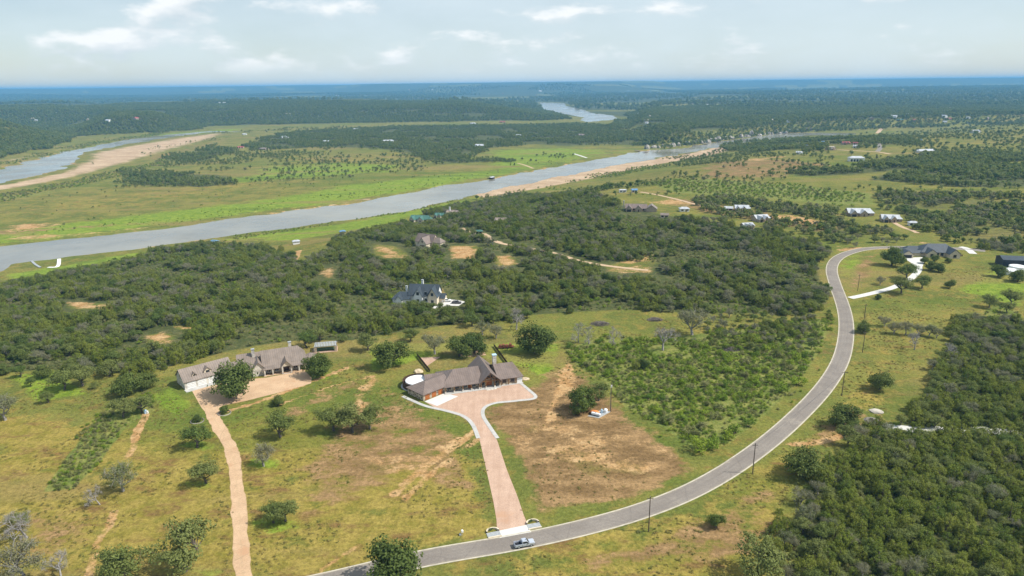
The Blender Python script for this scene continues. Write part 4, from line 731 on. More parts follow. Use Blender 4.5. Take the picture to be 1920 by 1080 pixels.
# equipment pad
g = G(1124, 776); pad = empty('equipment_pad', (g[0], g[1], H(*g)), R(12)); tag(pad, 'grey slab carrying tanks beside the tall pole', 'slab'); MB().prism([(-5, -.8), (-1.4, -3.4), (4.6, .6), (1.2, 2.6)], -.2, .12).build('slab', M['concrete'], pad); MB().prism([(-4.8, -.85), (-1.4, -3.2), (4.4, .55), (1.2, 2.4)], .12, .135).build('gravel_top', M['grey'], pad)
def place(name, label, cat, x, y, rz=0): 
    q = Matrix.Rotation(R(12), 3, 'Z') @ Vector((x, y, 0)); return tag(empty(name, (g[0] + q.x, g[1] + q.y, H(*g) + .135), R(12) + rz), label, cat)
o = place('propane_tank', 'white horizontal propane tank lying on the equipment pad', 'tank', -1.9, -1.3, R(-40)); me = MB().tube((-1.5, 0, .75), (1.5, 0, .75), .55, .55, 14, False); 
for s in (-1, 1):
    for j, (r_, dx) in enumerate(((.55, 0), (.48, .2), (.28, .38), (.05, .45))):
        if j: me.tube((s * (1.5 + pdx), 0, .75), (s * (1.5 + dx), 0, .75), pr, r_, 14, False)
        pr, pdx = r_, dx
me.build('shell', M['tankwhite'], o, smooth=True); MB().tube((0, 0, 1.25), (0, 0, 1.45), .2, .2, 10).build('valve_dome', M['grey'], o)
for x in (-1, 1): MB().box(x - .1, x + .1, -.35, .35, 0, .3).build('foot', M['grey'], o)
o = place('tarped_stack', 'orange tarp over a stack on the equipment pad', 'tarp', -1.9, .2, R(-40)); MB().profile([(-1.7, 0), (1.7, 0), (1.75, .8), (1.2, 1.2), (.2, 1.35), (-1.1, 1.15), (-1.75, .75)], -.7, .8).build('tarp', M['orange'], o, bev=.08); MB().box(-1.8, 1.8, -.85, -.72, 0, .55).build('hem', M['darkwood'], o)
o = place('pump_unit', 'grey pump with pipes in the middle of the equipment pad', 'pump', .9, .2); MB().tube((0, 0, 0), (0, 0, 1.5), .35, .35, 12).build('vessel', M['water_blue'], o); MB().box(.5, 1.1, -.3, .3, 0, 1.0).build('control_box', M['grey'], o); MB().tube((-.6, 0, .4), (.6, 0, .4), .08, .08, 8).build('pipe', M['grey'], o); MB().dome((0, 0, 1.5), .35, .35, .2, 12, 3).build('vessel_top', M['water_blue'], o)
o = place('pressure_tank', 'rounded white pressure tank on the pad nearest the pole', 'tank', 2.7, .8); MB().tube((0, 0, 0), (0, 0, .9), .75, .75, 16).build('shell', M['tankwhite'], o); MB().dome((0, 0, .9), .75, .75, .45, 16, 4).build('top', M['tankwhite'], o, smooth=True)
# mailbox, pump box, rusty scrap, boulders, brush piles
g = G(867, 1003); o = tag(empty('mailbox', (g[0], g[1], H(*g)), R(15)), 'small white box on a post beside the road left of the entrance', 'mailbox'); MB().box(-.06, .06, -.06, .06, 0, 1.0).build('post', M['grey'], o); MB().profile([(-.3, 1.0), (.3, 1.0), (.3, 1.3), (.18, 1.5), (-.18, 1.5), (-.3, 1.3)], -.35, .35).build('box', M['white'], o); MB().box(-.9, -.3, -.3, .3, 0, .5).build('base_box', M['grey'], o)
g = G(273, 775); o = tag(empty('well_head', (g[0], g[1], H(*g))), 'small pale blue well head on the grass beside the scrub strip', 'well'); MB().tube((0, 0, 0), (0, 0, 1.3), .5, .5, 12).build('tank', M['water_blue'], o); MB().dome((0, 0, 1.3), .5, .5, .3, 12, 3).build('tank_top', M['water_blue'], o); MB().box(.5, 1.0, -.3, .3, 0, 1.0).build('box', M['white'], o)
g = G(952, 652); o = tag(empty('rusty_trailer', (g[0], g[1], H(*g)), R(6)), 'rusty flat trailer loaded with scrap under the oak behind the ranch house', 'trailer'); MB().box(-4.5, 3, -1.1, 1.1, .6, .8).build('bed', M['rust'], o)
for x in (-2, 0): 
    for y in (-1.15, 1.15): MB().tube((x, y - .12, .4), (x, y + .12, .4), .4, .4, 12).build('wheel', M['tyre'], o)
for x, s in ((-3.5, .9), (-2, 1.1), (-.4, .8), (1.2, 1.2)): MB().box(x - .6, x + .6, -.9, .9, .8, .8 + s).build('crate', M['rust'], o, bev=.05)
MB().box(3, 5, -.08, .08, .5, .65).build('drawbar', M['rust'], o)
def rock(name, px, py, s, label, cat, mt, flat=.6, group=None):
    g = G(px, py); bm = bmesh.new(); bmesh.ops.create_icosphere(bm, subdivisions=3, radius=1)
    o_ = Vector((random.uniform(0, 50), random.uniform(0, 50), 0))
    for v in bm.verts:
        n = .75 + .6 * float(fbm(np.array([v.co.x * 1.3 + o_.x + v.co.z]), np.array([v.co.y * 1.3 + o_.y - v.co.z]), 3)[0]); v.co = Vector((v.co.x * n * s, v.co.y * n * s * .8, max(v.co.z, -.3) * n * s * flat))
    me = bpy.data.meshes.new(name); bm.to_mesh(me); bm.free(); me.materials.append(mt); ob = bpy.data.objects.new(name, me); ob.location = (g[0], g[1], H(*g)); return tag(link(ob), label, cat, group)
rock('boulder', 785, 697, 1.9, 'large cream boulder between the round tank and the patio wedge', 'boulder', M['boulder']); rock('boulder', 985, 711, 1.7, 'long cream rock pile beside the right wing of the ranch house', 'boulder', M['boulder'], .4)
rock('rock_outcrop', 1643, 772, 2.4, 'flat pale rock outcrop on the slope, the upper of two', 'rock', M['rubble'], .25); rock('rock_outcrop', 1634, 788, 2.6, 'flat pale rock outcrop on the slope, the lower of two', 'rock', M['rubble'], .25)
for (px, py), s, lb in (((1228, 600), 4.2, 'grey pile of cut brush on the open grass near the cedar edge'), ((1371, 656), 3.6, 'grey pile of cut brush inside the green scrub'), ((1125, 608), 5.0, 'long low grey pile of cut brush behind the bare trees')):
    g = G(px, py); m = MB()
    for k in range(420):
        a = random.random() * 6.28; r_ = s * math.sqrt(random.random()); z = (1 - (r_ / s) ** 2) * s * .33 * random.random(); c0 = Vector((r_ * math.cos(a), r_ * .6 * math.sin(a), z + .05)); d = Vector((random.gauss(0, 1), random.gauss(0, 1), random.gauss(0, .35))).normalized() * random.uniform(.4, 1.1); m.tube(c0 - d, c0 + d, .07, .03, 3, False)
    o = m.build('brush_pile', M['twig']); o.location = (g[0], g[1], H(*g)); tag(o, lb, 'brush pile')
# boathouse, docks, ramp
g = G(921, 335); h = House('boathouse', 'small grounded boathouse with pale roof on the far river bank', g[0], g[1], R(-35), 'boathouse', z=H(*g)); h.block(-4, 4, -5, 5, 2.6, 3.5, 'y', roof=M['roof_white'], over=.4)
for x in (-3.6, 0, 3.6):
    for y in (-4.6, 4.6): MB().box(x - .15, x + .15, y - .15, y + .15, -.3, 2.7).build('post', M['darkwall'], h.o)
MB().box(-4, 4, -5, 5, .2, .5).build('deck', M['darkwood'], h.o); MB().box(-2.6, -.5, -3, 3, .5, 1.5).build('boat_hull', M['darkwall'], h.o, bev=.2); MB().box(-4, 4, 4.6, 4.8, .5, 2.6).build('rear_wall', M['darkwall'], h.o)
for pts, wd, lb in (([(90, 502), (108, 500), (111, 486)], 3, 'white floating dock lying in the flooded grass of the near bank'), ([(57, 490), (66, 496), (76, 502)], 2, 'narrow grey walkway crossing the wet grass near the white dock')):
    a, b_ = band(pts, wd, 4); tag(strip('dock', a, b_, M['white' if wd > 2 else 'grey'], .5, thick=.45), lb, 'dock')
a, b_ = band([(1075, 288), (1100, 296)], 6, 4); tag(strip('boat_ramp', a, b_, M['white_concrete'], .15), kind='structure')
a, b_ = band([(970, 306), (985, 310), (1000, 316)], 5, 4); tag(strip('boat_ramp', a, b_, M['dirtroad'], .15), kind='structure')
for px, py in ((1393, 262), (1322, 271), (1290, 289), (1345, 281), (1210, 287), (1195, 284)):
    g = G(px, py); h = House('houseboat_dock', 'small dark boat dock stranded at the river edge below the cliff', g[0], g[1], random.uniform(-.6, .2), 'dock', 'boat docks along the upper river'); h.block(-5, 5, -4, 4, 2.6, 3.2, roof=M['roof_taupe'], over=.3); MB().box(-5, 5, -4, 4, .1, .6).build('deck', M['darkwood'], h.o)
    for x in (-4.5, 4.5):
        for y in (-3.5, 3.5): MB().box(x - .15, x + .15, y - .15, y + .15, 0, 2.7).build('post', M['darkwall'], h.o)

# limestone cliff: broken ledges along the upper river
for k in range(46):
    px = 1215 + k * 7 + random.uniform(-3, 3); py = float(np.interp(px, [1210, 1313, 1413, 1500, 1545], [280.5, 270.5, 256.5, 247.8, 246])) - random.uniform(0, 3)
    rock('cliff_block', px, py, random.uniform(3.5, 8), 'pale limestone block of the broken cliff above the upper river', 'rock', M['rubble'], random.uniform(.8, 1.9), 'limestone blocks along the cliff')

# ------------------------------------------------------------------ vehicles
def wheel(parent, x, y, r_=.4, wd=.26):
    t_ = MB().tube((x, y - wd / 2, r_), (x, y + wd / 2, r_), r_, r_, 18).build('wheel', M['tyre'], parent, bev=.03); MB().tube((x, y - wd / 2 - .012, r_), (x, y + wd / 2 + .012, r_), r_ * .6, r_ * .6, 12).build('rim', M['grey'], t_)
def pickup(px, py, ang, label, paint, bed=True, group=None):
    g = G(px, py); z = H(*g); o = tag(empty('pickup_truck' if bed else 'parked_car', (g[0], g[1], z + (.11 if bed else .13)), ang), label, 'truck' if bed else 'car', group)
    L = 2.75; lo = [(-L, .55), (-2.25, .45), (-1.2, .45), (1.15, .45), (2.2, .45), (L, .5), (L + .02, .95), (2.5, 1.12), (1.25, 1.2), (-.75, 1.2), (-L, 1.2)]
    if bed:
        MB().profile([(-.75, .45), (1.15, .45), (2.2, .45), (L, .5), (L + .02, .95), (2.5, 1.12), (1.2, 1.2), (-.75, 1.2)], -.95, .95).build('body', paint, o, bev=.05)
        MB().box(-L, -.76, -.93, .93, .5, .68).build('bed_floor', M['blackmetal'], o)
        for y in (-.95, .83): MB().box(-L, -.76, y, y + .12, .5, 1.2).build('bed_side', paint, o, bev=.03)
        MB().box(-L - .06, -L + .02, -.93, .93, .55, 1.18).build('tailgate', paint, o, bev=.02)
        cab = [(-.75, 1.18), (1.25, 1.18), (.55, 1.82), (.2, 1.9), (-.55, 1.9), (-.75, 1.75)]
    else:
        MB().profile(lo[:10] + [(-L, 1.1)], -.92, .92).build('body', paint, o, bev=.06); cab = [(-2.3, 1.08), (1.3, 1.15), (.5, 1.68), (-.2, 1.76), (-1.5, 1.74), (-2.1, 1.5)]
    cb = MB(); n = len(cab); v = [(x, -.9 + .16 * (zz_ - 1.15), zz_) for x, zz_ in cab] + [(x, .9 - .16 * (zz_ - 1.15), zz_) for x, zz_ in cab]; cb.add(v, [tuple(range(n)), tuple(range(n, 2 * n))[::-1]] + [(i, n + i, n + (i + 1) % n, (i + 1) % n) for i in range(n)]); cb.build('cab', paint, o, bev=.05)
    MB().add([(1.24, -.74, 1.22), (1.24, .74, 1.22), (.62, .66, 1.79), (.62, -.66, 1.79), (1.20, -.74, 1.20), (1.20, .74, 1.20), (.58, .66, 1.77), (.58, -.66, 1.77)], [(0, 1, 2, 3), (4, 7, 6, 5), (0, 4, 5, 1), (1, 5, 6, 2), (2, 6, 7, 3), (3, 7, 4, 0)]).build('windscreen', M['glass'], o, loc=(.05, 0, .01))
    for s in (-1, 1):
        MB().add([(x, s * (.915 - .16 * (zz_ - 1.15)), zz_) for x, zz_ in ((-.6, 1.26), (.98, 1.26), (.45, 1.74), (-.55, 1.76))] + [(x, s * (.86 - .16 * (zz_ - 1.15)), zz_) for x, zz_ in ((-.6, 1.26), (.98, 1.26), (.45, 1.74), (-.55, 1.76))], [(0, 1, 2, 3), (7, 6, 5, 4), (0, 4, 5, 1), (1, 5, 6, 2), (2, 6, 7, 3), (3, 7, 4, 0)]).build('side_window', M['glass'], o)
        MB().box(L - .06, L + .05, s * .62 - .2, s * .62 + .2, .72, .92).build('headlight', M['lamp'], o); MB().box(-L - .08, -L + .02, s * .8 - .1, s * .8 + .1, .8, 1.1).build('tail_light', M['lightred'], o); MB().box(.75, .95, s * .93 - .02 + (0 if s > 0 else -.2), s * .93 + .02 + (.2 if s > 0 else 0), 1.25, 1.42).build('mirror', M['blackmetal'], o)
        for x in (-1.75, 1.75): wheel(o, x, s * .84)
    MB().box(L - .02, L + .1, -.9, .9, .4, .62).build('bumper', M['blackmetal'], o); MB().box(-L - .14, -L - .02, -.85, .85, .42, .58).build('bumper', M['grey'], o)
    if bed: MB().tube((.35, -.3, 1.9), (.3, -.3, 2.25), .05, .09, 8).build('snorkel', M['blackmetal'], o)
    return o
e = mid[np.hypot(*(mid - G(1020, 1010)).T).argmin()] - mid[np.hypot(*(mid - G(940, 1026)).T).argmin()]
pickup(983, 1023.5, math.atan2(e[1], e[0]), 'silver pickup truck with open dark bed driving along the road past the entrance', M['truckpaint'])
pickup(837, 566, R(10), 'white pickup parked on the white court beside the blue gabled house', M['white'], True)
pickup(856, 569.5, R(-6), 'grey car parked at the end of the white court by the blue gabled house', mat('grey_paint', (.12, .11, .11), .3, .03, 1), False)

# ------------------------------------------------------------------ trees: leaf-sized faces on branching limbs
def leafmat(name, cols, trans=.15):
    m = bpy.data.materials.new(name); m.use_nodes = True; t = m.node_tree; b = t.nodes['Principled BSDF']
    b.inputs['Roughness'].default_value = .75; b.inputs['Specular IOR Level'].default_value = .15
    rnd = N(t, 'ShaderNodeObjectInfo').outputs['Random']; pos = N(t, 'ShaderNodeNewGeometry').outputs['Position']
    c = mixc(t, ramp(t, rnd, .0, .5), cols[0], cols[1]); c = mixc(t, ramp(t, rnd, .55, 1.), c, cols[2])
    n = noise(t, pos, .9, 3, .6); c = mixc(t, 1., c, mixc(t, ramp(t, n, .3, .7), (.78, .8, .78), (1.22, 1.2, 1.16)), 'MULTIPLY')
    t.links.new(c, b.inputs['Base Color']); tr = N(t, 'ShaderNodeBsdfTranslucent'); mx = N(t, 'ShaderNodeMixShader'); mx.inputs[0].default_value = .38
    t.links.new(c, tr.inputs[0]); t.links.new(b.outputs[0], mx.inputs[1]); t.links.new(tr.outputs[0], mx.inputs[2]); t.links.new(mx.outputs[0], t.nodes['Material Output'].inputs[0]); return m
LM = dict(oak=leafmat('oak_leaves', ((.160, .198, .054), (.205, .232, .074), (.122, .175, .042))),
          dense=leafmat('dense_oak_leaves', ((.118, .160, .036), (.146, .182, .048), (.098, .140, .036))),
          grey=leafmat('thin_grey_leaves', ((.195, .205, .100), (.225, .220, .125), (.160, .188, .076))),
          cedar=leafmat('cedar_sprays', ((.158, .200, .030), (.212, .240, .044), (.118, .165, .030))),
          shrub=leafmat('shrub_leaves', ((.165, .250, .026), (.235, .310, .034), (.120, .195, .028))),
          sage=leafmat('grey_scrub_leaves', ((.200, .215, .076), (.250, .250, .108), (.155, .190, .052))), bare=M['greybark'])
def unit(v): return v / (np.linalg.norm(v, axis=-1, keepdims=True) + 1e-9)
def leaves(rg, cent, rad_, per, size, crown_c, up=.25, flat=.75):
    n = len(cent) * per; c = np.repeat(cent, per, 0); rr = np.repeat(rad_, per)[:, None]
    d = unit(rg.normal(size=(n, 3))); p = c + d * rr * (rg.random((n, 1)) ** .45) * np.array([1, 1, flat])
    nrm = unit(.55 * d + .5 * unit(p - crown_c) + .55 * rg.normal(size=(n, 3)) + np.array([0, 0, up])); tg = unit(np.cross(nrm, rg.normal(size=(n, 3)))); bt = np.cross(nrm, tg)
    s = (size * rg.uniform(.6, 1.3, (n, 1))); v = np.stack([p - tg * s, p + bt * s * .62, p + tg * s, p - bt * s * .62], 1).reshape(-1, 3)
    return v, np.arange(n * 4).reshape(-1, 4)
def tubes(segs, n=5):
    """segs: (a, b, ra, rb)"""
    V = []; Fc = []; k = 0
    for a, b_, ra, rb in segs:
        a, b_ = np.asarray(a, float), np.asarray(b_, float); d = unit(b_ - a); u = unit(np.cross(d, [.31, .87, .39])); w_ = np.cross(d, u); an = np.arange(n) * 2 * math.pi / n
        ring = np.cos(an)[:, None] * u + np.sin(an)[:, None] * w_; V += [a + ring * ra, b_ + ring * rb]; i = np.arange(n); Fc.append(np.stack([k + i, k + (i + 1) % n, k + n + (i + 1) % n, k + n + i], -1)); k += 2 * n
    return np.concatenate(V), np.concatenate(Fc)
def limbs(rg, targets, fork, r0, bend=.25):
    segs = []; f = np.array([0, 0, fork]) + np.r_[rg.normal(0, .15, 2), 0]; segs += [((0, 0, -.4), f * .5 + [rg.normal(0, .08), rg.normal(0, .08), 0], r0 * 1.25, r0), (f * .5, f, r0, r0 * .85)]
    k = max(3, min(6, len(targets) // 5)); idx = rg.permutation(len(targets)); hubs = []
    for j in range(k):
        tgt = targets[idx[j]]; h_ = f + (tgt - f) * .5 + np.r_[rg.normal(0, bend, 2), -.1 * abs(tgt[2])]; hubs.append(h_); segs.append((f, h_, r0 * .6, r0 * .36))
    hubs = np.array(hubs)
    for tg in targets:
        h_ = hubs[np.linalg.norm(hubs - tg, axis=1).argmin()]; md = (h_ + tg) / 2 + rg.normal(0, bend * .6, 3); segs += [(h_, md, r0 * .3, r0 * .2), (md, tg, r0 * .2, r0 * .07)]
    return segs
def crown_points(rg, k, rx, zc, rz, lowcut=-.45):
    """clusters gathered in a few uneven lobes, so that the outline is broken and the sky shows between them"""
    nl_ = rg.integers(4, 7); a0 = rg.random() * 6.28; lob = []
    for j in range(nl_):
        a = a0 + j * 6.283 / nl_ + rg.normal(0, .25); q = rg.uniform(.42, .62); lob.append((q * math.cos(a), q * math.sin(a), rg.uniform(-.35, .35), rg.uniform(.38, .56)))
    lob.append((rg.normal(0, .12), rg.normal(0, .12), rg.uniform(.35, .55), .48)); out = []; tries = 0
    while len(out) < k:
        tries += 1; l = lob[rg.integers(0, len(lob))]; d = unit(rg.normal(size=3)) * l[3] * rg.uniform(.55, 1.) ; p = np.array([l[0] + d[0], l[1] + d[1], l[2] + d[2]])
        if p[2] < lowcut * 1.1: continue
        p = np.array([p[0] * rx, p[1] * rx, zc + p[2] * rz])
        if tries > 4000 or all(np.linalg.norm(p - q) > rx * .2 for q in out) or rg.random() < .1: out.append(p)
    return np.array(out)
def make_tree(kind, seed):
    """crown (v, f) and trunk (v, f); about 8 m across at scale 1"""
    rg = np.random.default_rng(seed)
    if kind in ('oak', 'dense', 'grey'):
        k = {'oak': 34, 'dense': 50, 'grey': 28}[kind]; T = crown_points(rg, k, 3.1, {'oak': 3.3, 'dense': 2.7, 'grey': 3.6}[kind], {'oak': 2.0, 'dense': 2.6, 'grey': 2.0}[kind], -.5 if kind != 'dense' else -.9)
        T[:, 2] = np.maximum(T[:, 2], .9)
        rad_ = rg.uniform(.75, 1.2, k) * (1.12 if kind == 'dense' else 1.); per = {'oak': 105, 'dense': 100, 'grey': 105}[kind]
        lv = leaves(rg, T, rad_, per, {'oak': .155, 'dense': .185, 'grey': .115}[kind], np.array([0, 0, 2.2])); sg = limbs(rg, T, 1.2 if kind != 'dense' else .9, .25)
        if kind == 'grey':
            for tg in T:
                for _ in range(5): sg.append((tg, tg + rg.normal(0, .6, 3) + [0, 0, .25], .03, .01))
        return lv, tubes(sg, 5)
    if kind == 'cedar':
        T = []; 
        ex = rg.uniform(.8, 1.2); hh_ = rg.uniform(4.2, 5.6); off = rg.normal(0, .35, 2)
        for z in np.linspace(.6, hh_, 8):
            rr = 2.75 * math.sqrt(max(.04, 1 - (z / (hh_ + .5)) ** 2)) + .1; n = max(2, int(rr * 2.6)); a0 = rg.random() * 6.28
            for j in range(n): a = a0 + j * 6.283 / n + rg.normal(0, .3); q = rr * rg.uniform(.55, 1.1); T.append((q * ex * math.cos(a) + off[0] * z * .2, q / ex * math.sin(a) + off[1] * z * .2, z + rg.normal(0, .35)))
        T = np.array(T); lv = leaves(rg, T, rg.uniform(.55, .95, len(T)), 64, .165, np.array([0, 0, 1.5]), .45, 1.15); return lv, tubes([((0, 0, -.4), (.1, 0, 1.5), .22, .17), ((.1, 0, 1.5), (0, .1, 5.2), .17, .04)] + [((0, 0, max(.5, tg[2] - .7)), tuple(tg), .06, .02) for tg in T[::3]], 5)
    if kind in ('shrub', 'sage'):
        k = 9; T = crown_points(rg, k, 2.3, 1.2, 1.3, -.2); T[:, 2] = np.maximum(T[:, 2], .5); lv = leaves(rg, T, rg.uniform(.8, 1.3, k), 46, .22, np.array([0, 0, .4]), .35, .9); return lv, tubes([((0, 0, -.3), tuple(tg), .07, .02) for tg in T], 4)
    if kind == 'bare':
        sg = []; tw = []
        def grow_(p, d, L, r_, lv_):
            n = 2; q = p
            for i in range(n): d = unit(d + rg.normal(0, .16, 3)); q2 = q + d * L / n; sg.append((q, q2, r_ * (1 - .2 * i), r_ * (1 - .2 * (i + 1)))); q = q2
            if lv_ == 0: tw.append(q); return
            for _ in range(3 if lv_ > 1 else 4): nd = unit(d + rg.normal(0, .62, 3) + [0, 0, .12]); grow_(q, nd, L * rg.uniform(.6, .82), r_ * .58, lv_ - 1)
        for _ in range(1): grow_(np.array([0, 0, -.3]), np.array([rg.normal(0, .12), rg.normal(0, .12), 1.]), 1.9, .24, 4)
        tw = np.array(tw); n = len(tw) * 7; c = np.repeat(tw, 7, 0); d = unit(rg.normal(size=(n, 3)) + [0, 0, .3]); L = rg.uniform(.35, .8, (n, 1)); sd_ = unit(np.cross(d, rg.normal(size=(n, 3)))) * .016
        v = np.stack([c - sd_, c + sd_, c + d * L + sd_ * .4, c + d * L - sd_ * .4], 1).reshape(-1, 3); return (v, np.arange(n * 4).reshape(-1, 4)), tubes(sg, 4)
    if kind in ('faroak', 'farcedar', 'fargrey'):
        k = 11; T = crown_points(rg, k, 2.7, 3.0, 2.3, -.8) if kind != 'farcedar' else np.concatenate([crown_points(rg, 8, 2.2, 2.0, 1.6, -.8), crown_points(rg, 4, 1.1, 4.2, 1.0, -.6)])
        return leaves(rg, T, rg.uniform(1.1, 1.5, len(T)), 26, .48, np.array([0, 0, 2.]), .3), tubes([((0, 0, -.5), (0, 0, 3), .25, .1)], 4)
NVAR = dict(oak=7, dense=6, grey=6, cedar=8, shrub=4, sage=4, bare=5, faroak=3, farcedar=3, fargrey=2)
BASE = dict(faroak='oak', farcedar='cedar', fargrey='grey'); PROTO = {}; COMB = {}
for kd, nv in NVAR.items():
    PROTO[kd] = []; COMB[kd] = []; lmx = LM[BASE.get(kd, kd)]; bk = M['greybark'] if kd in ('grey', 'bare', 'fargrey') else M['bark']
    for i in range(nv):
        (cv, cf), (tv, tf) = make_tree(kd, 100 * len(kd) + 7 * i + ord(kd[0]))
        if not kd.startswith('far'): PROTO[kd].append((fastmesh('crown', cv, cf, [lmx]), fastmesh('trunk', tv, tf, [bk], smooth=True)))
        me = fastmesh('tree', np.concatenate([cv, tv]), np.concatenate([cf, tf + len(cv)]), [lmx, bk], np.r_[np.zeros(len(cf)), np.ones(len(tf))])
        COMB[kd].append(bpy.data.objects.new('scatter_' + kd, me))
TN = dict(oak='oak_tree', dense='live_oak', grey='thin_oak', cedar='cedar_tree', shrub='shrub', sage='scrub_bush', bare='bare_tree'); TC = dict(oak='tree', dense='tree', grey='tree', cedar='tree', shrub='shrub', sage='shrub', bare='tree')
COUNT = {k: 0 for k in TN}
def tree(kind, x, y, s, label, group=None, sz=1.):
    o = empty(TN[kind], (x, y, H(x, y)), random.random() * 6.28); o.scale = (s, s, s * sz); tag(o, label, TC[kind], group); cm, tm = random.choice(PROTO[kind]); COUNT[kind] += 1
    for nme, me in (('crown', cm), ('trunk', tm)): link(bpy.data.objects.new(nme, me), o)
